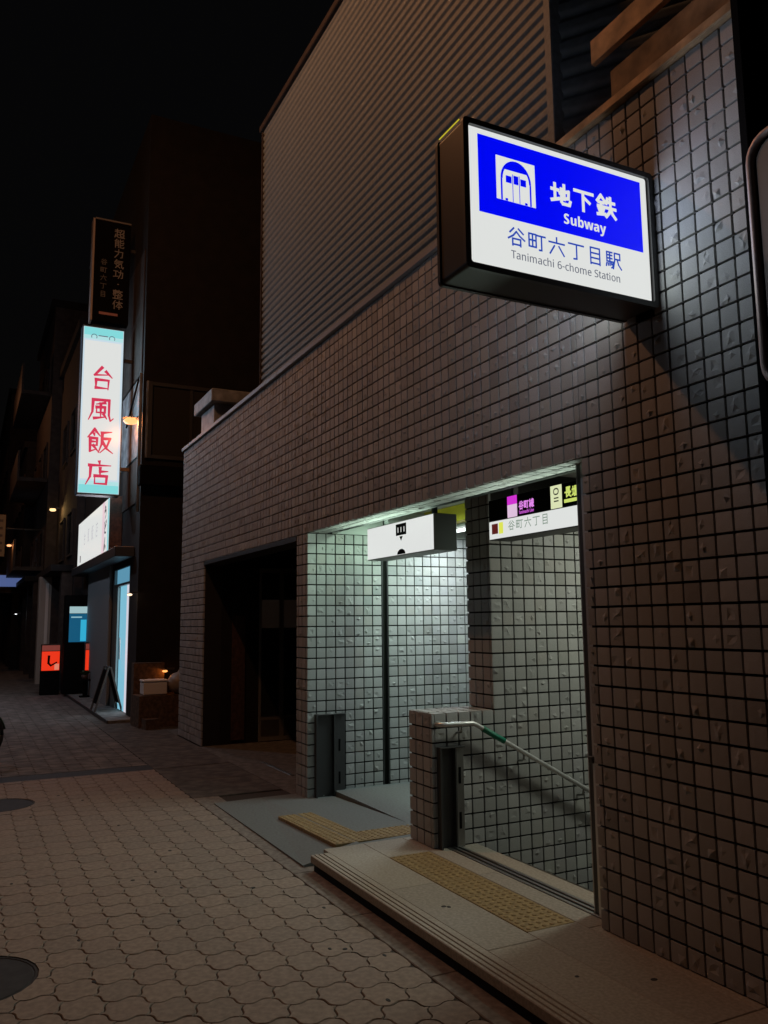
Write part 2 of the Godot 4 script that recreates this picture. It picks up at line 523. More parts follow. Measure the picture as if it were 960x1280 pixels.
# ------------------------------------------------------------------ scene
func _ready() -> void:
	rng.seed = 20240611
	# camera
	cam = Camera3D.new()
	cam.name = "camera"
	var yaw := 0.4691
	var pitch := 0.1332
	var roll := -0.0108
	var fw := Vector3(sin(yaw), 0, -cos(yaw))
	var right := Vector3(cos(yaw), 0, sin(yaw))
	var look := fw * cos(pitch) + Vector3.UP * sin(pitch)
	var up := -fw * sin(pitch) + Vector3.UP * cos(pitch)
	cam.transform = Transform3D(Basis(right * cos(roll) + up * sin(roll), -right * sin(roll) + up * cos(roll), -look), Vector3(-2.921, 1.5337, 3.4497))
	cam.fov = 63.79
	cam.near = 0.05
	cam.far = 400.0
	add_child(cam)
	cam.current = true
	# night sky
	var we := WorldEnvironment.new()
	we.name = "environment"
	var e := Environment.new()
	e.background_mode = Environment.BG_SKY
	var sk := Sky.new()
	var sm := ProceduralSkyMaterial.new()
	sm.sky_top_color = Color(0.045, 0.045, 0.05)
	sm.sky_horizon_color = Color(0.06, 0.055, 0.05)
	sm.ground_bottom_color = Color(0.02, 0.02, 0.02)
	sm.ground_horizon_color = Color(0.05, 0.045, 0.04)
	sk.sky_material = sm
	e.sky = sk
	e.background_energy_multiplier = 0.45
	e.tonemap_mode = Environment.TONE_MAPPER_LINEAR
	e.tonemap_exposure = 1.0
	e.sdfgi_enabled = true
	e.ssao_enabled = true
	e.ssil_enabled = true
	we.environment = e
	add_child(we)
	# the moon: hardly anything
	var moon := DirectionalLight3D.new()
	moon.name = "moon"
	moon.light_energy = 0.0015
	moon.light_color = Color(0.85, 0.9, 1.0)
	moon.light_angular_distance = 0.5
	moon.shadow_enabled = true
	moon.rotation_degrees = Vector3(-55, 40, 0)
	add_child(moon)

	make_materials()
	tile_shapes.append(make_tile(1, 0.03))
	for k in 13:
		tile_shapes.append(make_tile(40 + k, 0.4 + 0.05 * k))

	build_ground()
	build_entrance_slab()
	build_facade()
	build_corridor_wall()
	build_partition()
	build_interior()
	build_dark_doorway()
	build_tower()
	build_neighbour()
	build_restaurant()
	build_far_street()
	street_lamp(Vector3(-5.1, GY, -4.3), 9.3, 12.5, Color(1.0, 0.43, 0.19), "orange street lamp on tall pole opposite the tiled wall")
	street_lamp(Vector3(-5.1, GY, -27.0), 9.3, 2.6, Color(1.0, 0.43, 0.19), "orange street lamp on tall pole far down the street")
	street_lamp(Vector3(-6.1, GY, -14.5), 6.6, 6.0, Color(0.66, 0.78, 1.0), "cool white street lamp opposite the restaurant")
	blade_sign()
	entrance_signs()
	handrail()
	barrier_guides()
	restaurant_signs()
	small_things()

# ---- ground
func hex_outline(r_pitch: float, inset: float) -> PackedVector2Array:
	# hexagon whose neighbours lie 30, 90, 150 ... degrees round; every side is an S, mirrored on one pair so that rows run in waves
	var out := PackedVector2Array()
	var R := r_pitch / sqrt(3.0)
	var way := [-0.8, -0.85, 0.85, -0.8, -0.85, 0.85]
	for s in 6:
		var a := Vector2.from_angle(deg_to_rad(60.0 * s)) * R
		var b := Vector2.from_angle(deg_to_rad(60.0 * (s + 1))) * R
		var n := ((a + b) * 0.5).normalized()
		for k in 6:
			var t := k / 6.0
			out.append(a.lerp(b, t) + n * (0.0125 * way[s] * sin(TAU * t) - inset))
	return out

func cut_paver(at: Vector3) -> Array:
	# the pieces of a paver that the strip, the shadow band or a cover cuts; [] if it is whole
	var poly := PackedVector2Array()
	var cut := at.x > -1.03 or absf(at.z + 6.55) < 0.29
	for q in hex_outline(0.2, 0.003):
		poly.append(q + Vector2(at.x, at.z))
	for m in COVERS:
		if Vector2(at.x - m.x, at.z - m.z).length() < 0.44:
			cut = true
	if not cut:
		return []
	var parts: Array = [poly]
	var tools: Array = [PackedVector2Array([Vector2(-0.913, -50), Vector2(3, -50), Vector2(3, 50), Vector2(-0.913, 50)]), PackedVector2Array([Vector2(-6, -6.724), Vector2(0, -6.724), Vector2(0, -6.376), Vector2(-6, -6.376)])]
	for m in COVERS:
		var c := PackedVector2Array()
		for k in 24:
			c.append(Vector2(m.x, m.z) + Vector2.from_angle(TAU * k / 24) * 0.312)
		tools.append(c)
	for t in tools:
		var next: Array = []
		for q in parts:
			next += Geometry2D.clip_polygons(q, t)
		parts = next
	return [0, parts]

func area(q: PackedVector2Array) -> float:
	var a := 0.0
	for i in q.size():
		a += q[i].cross(q[(i + 1) % q.size()]) * 0.5
	return a

const COVERS := [Vector3(-2.83, 0, -1.06), Vector3(-2.56, 0, -5.18)]

func paver_mesh() -> ArrayMesh:
	var top := hex_outline(0.2, 0.0062)
	var edge := hex_outline(0.2, 0.0028)
	var st := mb()
	var ids := Geometry2D.triangulate_polygon(top)
	for i in range(0, ids.size(), 3):
		tri(st, Vector3(top[ids[i]].x, 0, top[ids[i]].y), Vector3(top[ids[i + 1]].x, 0, top[ids[i + 1]].y), Vector3(top[ids[i + 2]].x, 0, top[ids[i + 2]].y), Vector3.UP)
	for i in top.size():
		var j := (i + 1) % top.size()
		var n := Vector3(edge[i].x, 0.1, edge[i].y)
		quad(st, Vector3(top[i].x, 0, top[i].y), Vector3(top[j].x, 0, top[j].y), Vector3(edge[j].x, -0.004, edge[j].y), Vector3(edge[i].x, -0.004, edge[i].y), n)
		quad(st, Vector3(edge[i].x, -0.004, edge[i].y), Vector3(edge[j].x, -0.004, edge[j].y), Vector3(edge[j].x, -0.02, edge[j].y), Vector3(edge[i].x, -0.02, edge[i].y), n)
	return done(st)

func build_ground() -> void:
	struct("ground", box(Vector3(-150, -0.9, -200), Vector3(150, -0.5, 60)), M.earth)
	struct("road", box(Vector3(-13.0, -0.5, -120), Vector3(-5.2, GY - 0.13, 40)), M.asphalt)
	# pavement: bed, pavers, a concrete strip along the buildings, a painted shadow band across
	var pave := Node3D.new()
	pave.name = "pavement"
	pave.set_meta("kind", "structure")
	add_child(pave)
	part(pave, "bed", box(Vector3(-5.0, -0.5, -120), Vector3(-0.91, GY - 0.009, 40)), M.joint)
	part(pave, "bed", box(Vector3(-0.91, -0.5, -60), Vector3(0.6, GY - 0.014, 8)), M.joint)
	for k in 40:
		part(pave, "kerb_stone", box(Vector3(-5.2, -0.5, 6.0 - k * 1.0 - 0.995), Vector3(-5.0, GY + 0.0, 6.0 - k * 1.0), 0.012), M.concrete)
	var shape := paver_mesh()
	var list: Array = []
	var i0 := -26
	for i in range(i0, 4):
		for k in range(-110, 20):
			var x := -1.0 + i * 0.1732
			var z := 0.06 + k * 0.2 + (0.1 if i % 2 != 0 else 0.0)
			if x > -0.85 or x < -4.9 or z < -19.0:
				continue
			var p := Vector3(x, GY, z)
			list.append([seen_size(p, Vector3.UP), p])
	list.sort_custom(func(a, b): return a[0] > b[0])
	var rest: Array = []
	for k in list.size():
		var p: Vector3 = list[k][1]
		var cut := cut_paver(p)
		if cut.size() == 2:
			for q in cut[1]:
				if q.size() < 3 or absf(area(q)) < 0.0006:
					continue
				var st := mb()
				var ids := Geometry2D.triangulate_polygon(q)
				for i in range(0, ids.size(), 3):
					tri(st, Vector3(q[ids[i]].x, GY, q[ids[i]].y), Vector3(q[ids[i + 1]].x, GY, q[ids[i + 1]].y), Vector3(q[ids[i + 2]].x, GY, q[ids[i + 2]].y), Vector3.UP)
				for i in q.size():
					var u: Vector2 = q[i]
					var w: Vector2 = q[(i + 1) % q.size()]
					quad(st, Vector3(u.x, GY, u.y), Vector3(w.x, GY, w.y), Vector3(w.x, GY - 0.02, w.y), Vector3(u.x, GY - 0.02, u.y), Vector3(u.x - p.x, 0, u.y - p.z))
				part(pave, "cut_paver", done(st), M.shaded_paving if p.z < -6.5 else M.pavers[rng.randi_range(0, 3)])  # beyond the shadow line the shade is in the paver colour
			continue
		p.y += rng.randf_range(-0.0016, 0.0)
		var tilt := Basis.from_euler(Vector3(rng.randfn(0, 0.005), 0, rng.randfn(0, 0.005)))
		if k < 300:
			var o := part(pave, "paver", shape, M.pavers[rng.randi_range(0, 3)])
			o.transform = Transform3D(tilt, p)
		else:
			rest.append(Transform3D(tilt, p))
	for old in 2:
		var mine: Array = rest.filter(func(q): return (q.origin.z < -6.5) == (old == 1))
		var mm := MultiMesh.new()
		mm.transform_format = MultiMesh.TRANSFORM_3D
		mm.mesh = shape
		mm.instance_count = mine.size()
		for k in mine.size():
			mm.set_instance_transform(k, mine[k])
		var field := MultiMeshInstance3D.new()
		field.name = "paving"
		field.multimesh = mm
		field.material_override = M.shaded_paving if old else M.paver_field  # the far field has its shade in the colour
		field.set_meta("kind", "stuff")
		pave.add_child(field, true)
	var near_black := box(Vector3(-5.0, GY - 0.1, -6.72), Vector3(-0.62, GY - 0.002, -6.38), 0.004)
	part(pave, "shadow_band", near_black, M.near_black)  # dark band painted where a pole shadow crosses the paving
	part(pave, "far_surface", box(Vector3(-5.0, GY - 0.1, -120), Vector3(-0.725, GY - 0.001, -19.1)), M.shaded_paving)  # plain far ground in the colour darkened for shade
	part(pave, "edge_strip", box(Vector3(-0.912, GY - 0.1, -19.098), Vector3(-0.725, GY - 0.001, -10.7)), M.shaded_paving)  # same shade-darkened colour as the far pavers
	for m in COVERS:
		part(pave, "manhole_cover", lathe([Vector2(0, -0.004), Vector2(0.285, -0.004), Vector2(0.288, -0.007), Vector2(0.293, -0.007), Vector2(0.296, -0.004), Vector2(0.308, -0.004), Vector2(0.309, -0.02)], 28, false), M.near_black, m + Vector3(0, GY, 0))
	var gum := lathe([Vector2(0, 0.0015), Vector2(0.014, 0.0012), Vector2(0.02, -0.003)], 9, false)
	for k in 26:
		var o := part(pave, "gum_spot", gum, M.near_black, Vector3(rng.randf_range(-2.6, -0.95), GY + 0.0002, rng.randf_range(-5.5, 0.4)))
		o.scale = Vector3(rng.randf_range(0.5, 1.2), 1.0, rng.randf_range(0.5, 1.2))
	# concrete strip between pavers and the buildings
	var z := 2.6
	while z > -11.0:
		var x1 := -0.76 if z > -1.9 else -0.66
		if z <= -4.2:
			x1 = 0.3 if z < -9.3 else -0.02
		part(pave, "strip_slab", box(Vector3(-0.905, GY - 0.1, z - 0.895), Vector3(x1, GY - 0.0015 + (0.004 if z <= -6.0 else 0.0), z), 0.004), M.strip if z > -4.2 else M.strip_shaded)  # far slabs carry the shade in their colour
		z -= 0.9

func build_entrance_slab() -> void:
	var slab := Node3D.new()
	slab.name = "entrance_floor"
	slab.set_meta("kind", "structure")
	add_child(slab)
	# stair landing: nosing stones with three grooves, then flagstones
	var prof := PackedVector2Array([Vector2(-0.785, -0.004), Vector2(-0.781, 0.0)])
	for g in [-0.762, -0.73, -0.698]:
		prof.append_array(PackedVector2Array([Vector2(g - 0.006, 0.0), Vector2(g - 0.004, -0.007), Vector2(g + 0.004, -0.007), Vector2(g + 0.006, 0.0)]))
	prof.append_array(PackedVector2Array([Vector2(-0.655, 0.0), Vector2(-0.655, -0.045), Vector2(-0.785, -0.045)]))
	var z := 2.5
	while z > -1.8:
		var z0 := maxf(z - 0.748, -1.9)
		part(slab, "nosing_stone", prism(prof, z0, z), M.slab)
		z -= 0.75
	part(slab, "riser", box(Vector3(-0.765, -0.3, -1.89), Vector3(-0.60, -0.046, 2.5)), M.riser)
	part(slab, "bed", box(Vector3(-0.60, -0.3, -2.0), Vector3(0.30, -0.012, 2.5)), M.joint)
	var zs := [2.5, 1.0, 0.0, -1.0, -2.0]
	for k in 4:
		for x in [[-0.652, -0.353], [-0.042, 0.095]]:
			part(slab, "flagstone", box(Vector3(x[0], -0.05, zs[k + 1] + 0.002), Vector3(x[1], 0.0, zs[k] - 0.002), 0.003), M.slab if k % 2 else M.slab_b)
	part(slab, "flagstone", box(Vector3(-0.351, -0.05, -0.098), Vector3(-0.044, 0.0, 0.998), 0.003), M.slab_b)
	part(slab, "flagstone", box(Vector3(-0.351, -0.05, 1.002), Vector3(-0.044, 0.0, 2.5), 0.003), M.slab)
	part(slab, "flagstone", box(Vector3(-0.351, -0.05, -2.0), Vector3(-0.044, 0.0, -1.604), 0.003), M.slab)
	var gum := lathe([Vector2(0, 0.0015), Vector2(0.014, 0.0012), Vector2(0.02, -0.003)], 9, false)
	for p in [Vector3(-0.52, 0.0002, -0.62), Vector3(-0.47, 0.0002, 0.42), Vector3(-0.50, 0.0002, -0.60), Vector3(-0.2, 0.0002, 0.6)]:
		part(slab, "gum_spot", gum, M.near_black, p).scale = Vector3(rng.randf_range(0.6, 1.3), 1.0, rng.randf_range(0.6, 1.3))
	# yellow tactile blocks with studs
	var blk := mb()
	add_box(blk, Vector3(-0.149, -0.03, -0.149), Vector3(0.149, 0.001, 0.149), 0.003)
	for i in 6:
		for j in 6:
			add_stud(blk, Vector3(-0.122 + i * 0.0488, 0.001, -0.122 + j * 0.0488))
	var block := done(blk)
	for k in 5:
		part(slab, "tactile_block", block, M.yellow, Vector3(-0.1975, 0.0, -0.25 - 0.3 * k))
	# ramp in front of the corridor, falling away from the landing
	var tilt := Basis(Vector3.RIGHT, 0.038)
	var st := mb()
	var ya := -0.022
	var yb := -0.088
	for q in [[-0.80, -0.345, 0.0], [-0.345, 0.26, 0.0]]:
		var a := Vector3(q[0] + 0.002, GY + 0.012 if q[0] < -0.7 else ya, -2.005)
		var b := Vector3(q[1] - 0.002, ya + 0.012, -2.005)
		var c := Vector3(q[1] - 0.002, yb, -4.25)
		var d := Vector3(q[0] + 0.002, GY + 0.006 if q[0] < -0.7 else yb, -4.25)
		var s2 := mb()
		quad(s2, a, b, c, d, Vector3.UP)
		var lo := Vector3(0, -0.2, 0)
		quad(s2, a, b, b + lo, a + lo, Vector3(0, 0, 1))
		quad(s2, b, c, c + lo, b + lo, Vector3(1, 0, 0))
		quad(s2, c, d, d + lo, c + lo, Vector3(0, 0, -1))
		quad(s2, d, a, a + lo, d + lo, Vector3(-1, 0, 0))
		part(slab, "ramp_slab", done(s2), M.ramp)
	st.clear()
	for k in 4:
		var zz := -3.17 + 0.3 * k
		var o := part(slab, "tactile_block", block, M.yellow)
		o.transform = Transform3D(tilt.inverse(), Vector3(-0.36, -0.0115 + (zz + 2.0) * 0.0355, zz))
	for k in 3:
		var o := part(slab, "tactile_block", block, M.yellow)
		o.transform = Transform3D(tilt.inverse(), Vector3(-0.06 + 0.3 * k, -0.0115 + (-2.27 + 2.0) * 0.0355, -2.27))
	# corridor floor
	part(slab, "corridor_floor", box(Vector3(0.264, -0.3, -3.95), Vector3(4.2, -0.03, -1.955)), M.ramp)
	part(slab, "landing_edge", box(Vector3(-0.60, -0.2, -2.004), Vector3(0.26, -0.006, -1.99)), M.slab)
	# steel door track, then stairs going down
	part(slab, "door_track", boxes([[Vector3(0.098, -0.05, -1.60), Vector3(0.118, 0.006, 0.03)], [Vector3(0.140, -0.05, -1.60), Vector3(0.158, 0.006, 0.03)], [Vector3(0.180, -0.05, -1.60), Vector3(0.20, 0.006, 0.03)]], 0.002), M.steel_dull)
	part(slab, "track_channel", box(Vector3(0.096, -0.08, -1.60), Vector3(0.202, -0.012, 0.03)), M.black)
	part(slab, "stair_edge", box(Vector3(0.204, -0.3, -1.62), Vector3(0.345, -0.001, 0.03), 0.003), M.slab)
	for k in 14:
		part(slab, "stair_step", box(Vector3(0.347 + 0.29 * k, -0.6 - 0.165 * k, -1.62), Vector3(0.347 + 0.29 * (k + 1), -0.165 * (k + 1), 0.04), 0.004), M.slab_b)

func add_stud(st: SurfaceTool, p: Vector3) -> void:
	for k in 8:
		var a := TAU * k / 8
		var b := TAU * (k + 1) / 8
		var u := Vector3(cos(a), 0, sin(a))
		var v := Vector3(cos(b), 0, sin(b))
		tri(st, p + Vector3(0, 0.005, 0), p + u * 0.010 + Vector3(0, 0.005, 0), p + v * 0.010 + Vector3(0, 0.005, 0), Vector3.UP)
		quad(st, p + u * 0.010 + Vector3(0, 0.005, 0), p + v * 0.010 + Vector3(0, 0.005, 0), p + v * 0.015, p + u * 0.015, u + v)

# ---- the tiled building
const TOP := 4.2
func build_facade() -> void:
	var f := thing("tiled_facade", "long street wall faced with square grey tiles around the lit subway entrance", "wall")
	var B := 0.0215
	part(f, "wall_core", boxes([
		[Vector3(B, -0.6, 0.052), Vector3(0.26, TOP, 1.195)],
		[Vector3(B, 2.4125, -3.962), Vector3(0.26, TOP, 0.052)],
		[Vector3(B, -0.6, -4.262), Vector3(0.26, TOP, -3.962)],
		[Vector3(B, 2.36, -7.85), Vector3(0.26, TOP, -4.262)],
		[Vector3(B, -0.6, -9.2), Vector3(0.26, TOP, -7.85)],
	]), M.grout)
	var turn := Basis(Vector3.UP, -PI / 2)
	var at := func(u: float, v: float) -> Vector3: return Vector3(0, v, u)
	var cells: Array = []
	cells += grid(0.042, 1.2, 0.0, TOP, 0.0, at)
	cells += grid(-3.95, 0.042, 2.4, TOP, 0.0, at)
	cells += grid(-4.25, -3.95, -0.1, TOP, 0.0, at)
	cells += grid(-7.85, -4.25, 2.4, TOP, 0.0, at)
	cells += grid(-9.2, -7.85, -0.1, TOP, 0.0, at)
	lay_tiles(f, cells, turn, 300)
	# reveal of the right jamb and of the far end
	var jamb := part(f, "jamb_reveal", box(Vector3(0.0225, -0.6, 0.046), Vector3(0.07, 2.4, 0.0515)), M.grout)
	lay_tiles(jamb, grid(0.014, 0.11, 0.0, 2.4, 0.014, func(u: float, v: float) -> Vector3: return Vector3(u, v, 0.0415)), Basis(Vector3.UP, PI), 0)
	# head of the opening: two rows of tiles on the underside
	var head := part(f, "head_soffit", box(Vector3(0.0225, 2.4115, -3.95), Vector3(0.205, 2.4122, 0.04)), M.grout)
	lay_tiles(head, grid(0.008, 0.2, -3.95, 0.042, 0.1, func(u: float, v: float) -> Vector3: return Vector3(u, 2.4, v)), Basis(Vector3.RIGHT, PI / 2), 90)
	part(f, "door_head", box(Vector3(-0.004, 2.345, -7.86), Vector3(0.26, 2.398, -4.256), 0.003), M.lintel)
	# metal coping along the top
	var z := 1.2
	while z > -9.2:
		var z0 := maxf(z - 1.995, -9.23)
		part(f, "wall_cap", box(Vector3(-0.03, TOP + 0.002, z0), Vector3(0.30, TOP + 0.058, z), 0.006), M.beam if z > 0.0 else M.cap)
		z -= 2.0

func build_corridor_wall() -> void:
	var f := thing("corridor_wall", "brightly lit tiled wall on the left side inside the subway entrance", "wall")
	part(f, "wall_core", boxes([[Vector3(0.26, -0.6, -4.262), Vector3(0.80, 2.9, -3.9625)], [Vector3(0.86, -0.6, -4.262), Vector3(4.3, 2.9, -3.9625)], [Vector3(0.80, -0.6, -4.262), Vector3(0.86, 2.9, -4.02)]]), M.grout)
	part(f, "jamb_core", box(Vector3(0.0225, -0.6, -3.9618), Vector3(0.2595, 2.4115, -3.9612)), M.grout)
	var at := func(u: float, v: float) -> Vector3: return Vector3(u, v, -3.95)
	var cells: Array = []
	cells += grid(-0.006, 0.795, -0.1, 2.4, -0.01, at)
	cells += grid(0.865, 4.19, -0.1, 2.4, -0.03, at)
	lay_tiles(f, cells, Basis.IDENTITY, 300)
	part(f, "shutter_groove", boxes([[Vector3(0.797, -0.1, -3.985), Vector3(0.805, 2.4, -3.948)], [Vector3(0.855, -0.1, -3.985), Vector3(0.863, 2.4, -3.948)]]), M.gunmetal)
	part(f, "upper_band", box(Vector3(0.262, 2.402, -3.962), Vector3(4.2, 2.9, -3.955)), M.ceiling)

func build_partition() -> void:
	var f := thing("partition_wall", "tiled wall between corridor and stairs with a low end towards the street", "wall")
	part(f, "low_core", box(Vector3(0.0125, -0.6, -1.9375), Vector3(0.53, 0.888, -1.6325), 0.01), M.grout)
	part(f, "high_core", box(Vector3(0.532, -3.0, -1.9375), Vector3(4.3, 2.9, -1.6325)), M.grout)
	part(f, "lower_core", box(Vector3(0.20, -3.0, -1.9375), Vector3(0.531, -0.602, -1.6325)), M.grout)
	var cells: Array = []
	# street end of the low wall, street end of the high wall
	var street: Array = []
	street += grid(-1.95, -1.62, 0.0, 0.9, -0.05, func(u: float, v: float) -> Vector3: return Vector3(0.0, v, u))
	street += grid(-1.95, -1.62, 0.9, 2.6, -0.05, func(u: float, v: float) -> Vector3: return Vector3(0.52, v, u))
	lay_tiles(f, street, Basis(Vector3.UP, -PI / 2), 100)
	# stair side
	var at := func(u: float, v: float) -> Vector3: return Vector3(u, v, -1.62)
	cells += grid(0.0, 0.52, -0.2, 0.9, 0.02, at)
	cells += grid(0.52, 4.19, -2.2, 2.4, 0.02, at)
	lay_tiles(f, cells, Basis.IDENTITY, 300 - street.size())
	# top of the low wall, and the corridor side
	var top := part(f, "low_wall_top", box(Vector3(0.014, 0.8885, -1.936), Vector3(0.53, 0.8888, -1.634)), M.grout)
	lay_tiles(top, grid(0.0, 0.518, -1.95, -1.62, 0.02, func(u: float, v: float) -> Vector3: return Vector3(u, 0.9, v)), Basis(Vector3.RIGHT, -PI / 2), 20)
	var back := part(f, "corridor_side", box(Vector3(0.014, -0.1, -1.9383), Vector3(3.9, 0.6, -1.9378)), M.grout)
	var bc: Array = grid(0.0, 0.52, -0.1, 0.9, 0.02, func(u: float, v: float) -> Vector3: return Vector3(u, v, -1.95))
	bc += grid(0.52, 4.19, -0.1, 2.4, 0.02, func(u: float, v: float) -> Vector3: return Vector3(u, v, -1.95))
	lay_tiles(back, bc, Basis(Vector3.UP, PI), 0)

func build_interior() -> void:
	var f := thing("entrance_hall", "plain ceiling and end walls deep inside the lit subway entrance", "hall")
	part(f, "ceiling", box(Vector3(0.262, 2.66, -3.9545), Vector3(4.25, 2.8, 0.05)), M.ceiling)
	part(f, "end_wall", box(Vector3(4.2, -3.2, -3.95), Vector3(4.5, 2.66, 0.05)), M.concrete)
	part(f, "stair_side_wall", box(Vector3(0.262, -3.2, 0.052), Vector3(4.5, 2.9, 0.25)), M.concrete)
	part(f, "shutter_box", box(Vector3(0.207, 2.4125, -3.94), Vector3(0.259, 2.62, 0.03)), M.lintel)
	part(f, "shutter_housing", box(Vector3(0.26, 2.43, -3.945), Vector3(0.36, 2.655, 0.035)), M.lintel)
	part(f, "roof", box(Vector3(0.262, 3.9, -9.2), Vector3(8.0, 4.1, 1.195)), M.concrete_dark)
	part(f, "rear_wall", box(Vector3(8.0, -3.2, -9.2), Vector3(8.3, 4.1, 1.195)), M.concrete_dark)
	part(f, "far_wall", box(Vector3(0.262, -0.6, -9.2), Vector3(8.0, 3.9, -8.95)), M.concrete_dark)
	part(f, "near_wall", box(Vector3(0.262, -3.2, 0.95), Vector3(8.0, 3.9, 1.195)), M.concrete_dark)
	part(f, "shutter_rail", box(Vector3(0.120, 0.0, -0.140), Vector3(0.20, 2.4, 0.040), 0.003), M.gunmetal)
	part(f, "rail_edge", box(Vector3(0.100, 0.0, -0.088), Vector3(0.107, 2.4, 0.030), 0.002), M.steel)
	part(f, "rail_edge", box(Vector3(0.120, 0.0, -0.149), Vector3(0.128, 2.4, -0.1405), 0.002), M.steel)
	part(f, "rail_switch", box(Vector3(0.082, 0.78, -0.10), Vector3(0.099, 0.815, -0.07), 0.003), M.gunmetal)
	# yellow painted drop beam behind the hanging sign
	part(f, "yellow_beam", box(Vector3(1.30, 2.50, -3.9535), Vector3(1.42, 2.66, -2.9), 0.004), mat(Color(0.62, 0.52, 0.02), 0.6))
	# fluorescent fittings
	var fit := thing("fluorescent_lamp", "white fluorescent tube on the ceiling of the left corridor behind the hanging sign", "lamp", Vector3(1.47, 2.42, -3.40))
	part(fit, "fitting", box(Vector3(-0.06, 0.05, -0.32), Vector3(0.06, 0.24, 0.62), 0.008), M.ceiling)
	part(fit, "tube_lamp", tube([Vector3(0, 0.02, -0.3), Vector3(0, 0.02, 0.6)], 0.018), glow(Color(0.95, 1.0, 0.97), 2.5))
	panel_light(fit, Vector2(0.09, 0.9), Vector3(0, -0.002, 0.15), Color(0.92, 0.985, 1.0), 36.0, Basis(Vector3.RIGHT, PI / 2))
	var fit2 := thing("fluorescent_lamp", "greenish fluorescent tube hidden behind the head of the opening above the tactile paving", "lamp", Vector3(0.66, 2.60, -3.3))
	part(fit2, "fitting", box(Vector3(-0.05, 0.02, -0.3), Vector3(0.05, 0.058, 0.3), 0.006), M.ceiling)
	part(fit2, "tube_lamp", tube([Vector3(0, 0.0, -0.28), Vector3(0, 0.0, 0.28)], 0.016), glow(Color(0.85, 1.0, 0.9), 2.0))
	panel_light(fit2, Vector2(0.08, 0.56), Vector3(0, -0.018, 0), Color(0.84, 1.0, 0.89), 32.0, Basis(Vector3.RIGHT, PI / 2))
	var fit3 := thing("fluorescent_lamp", "twin fluorescent tube fitting on the ceiling over the stairs", "lamp", Vector3(1.9, 2.60, -0.62))
	part(fit3, "fitting", box(Vector3(-0.62, 0.02, -0.15), Vector3(0.62, 0.058, 0.15), 0.006), M.ceiling)
	for z in [-0.09, 0.09]:
		part(fit3, "tube_lamp", tube([Vector3(-0.6, 0.0, z), Vector3(0.6, 0.0, z)], 0.016), glow(Color(1.0, 1.0, 0.85), 2.0))
	panel_light(fit3, Vector2(1.2, 0.22), Vector3(0, -0.018, 0), Color(0.97, 1.0, 0.93), 11.0, Basis(Vector3.RIGHT, PI / 2))

func build_dark_doorway() -> void:
	var f := thing("dark_doorway", "unlit recessed doorway with glass doors left of the lit subway entrance", "doorway")
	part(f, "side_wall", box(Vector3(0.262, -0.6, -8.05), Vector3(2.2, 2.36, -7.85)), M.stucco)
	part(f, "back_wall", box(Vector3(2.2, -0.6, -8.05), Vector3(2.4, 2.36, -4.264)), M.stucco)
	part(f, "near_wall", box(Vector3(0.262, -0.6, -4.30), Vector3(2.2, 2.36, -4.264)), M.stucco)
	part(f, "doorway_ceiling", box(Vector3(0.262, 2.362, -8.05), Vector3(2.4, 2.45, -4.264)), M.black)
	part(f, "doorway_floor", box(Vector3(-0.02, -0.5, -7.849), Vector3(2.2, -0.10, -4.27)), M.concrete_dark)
	part(f, "threshold", box(Vector3(0.30, -0.10, -6.2), Vector3(0.34, -0.092, -5.2), 0.002), M.steel_dull)
	part(f, "brown_panel", box(Vector3(0.41, -0.05, -7.848), Vector3(0.60, 1.65, -7.83), 0.003), M.brown)
	var d := part(f, "door", box(Vector3(0.80, -0.09, -7.848), Vector3(1.46, 2.32, -7.82), 0.004), M.door_metal)
	for k in 2:
		var x := 0.83 + 0.33 * k
		part(d, "glass_pane", box(Vector3(x, 0.25, -7.819), Vector3(x + 0.26, 2.25, -7.815)), M.glass_dark)
		part(d, "reflection_band", box(Vector3(x, 1.47, -7.8145), Vector3(x + 0.26, 1.87, -7.8125)), M.pale_grey)  # pale band painted for the street reflected in the glass
		part(d, "kick_plate", box(Vector3(x, -0.02, -7.819), Vector3(x + 0.26, 0.2, -7.814), 0.002), M.steel_dull)
	part(f, "ceiling_trim", box(Vector3(1.0, 2.33, -6.0), Vector3(1.06, 2.36, -4.6)), M.pale_grey)

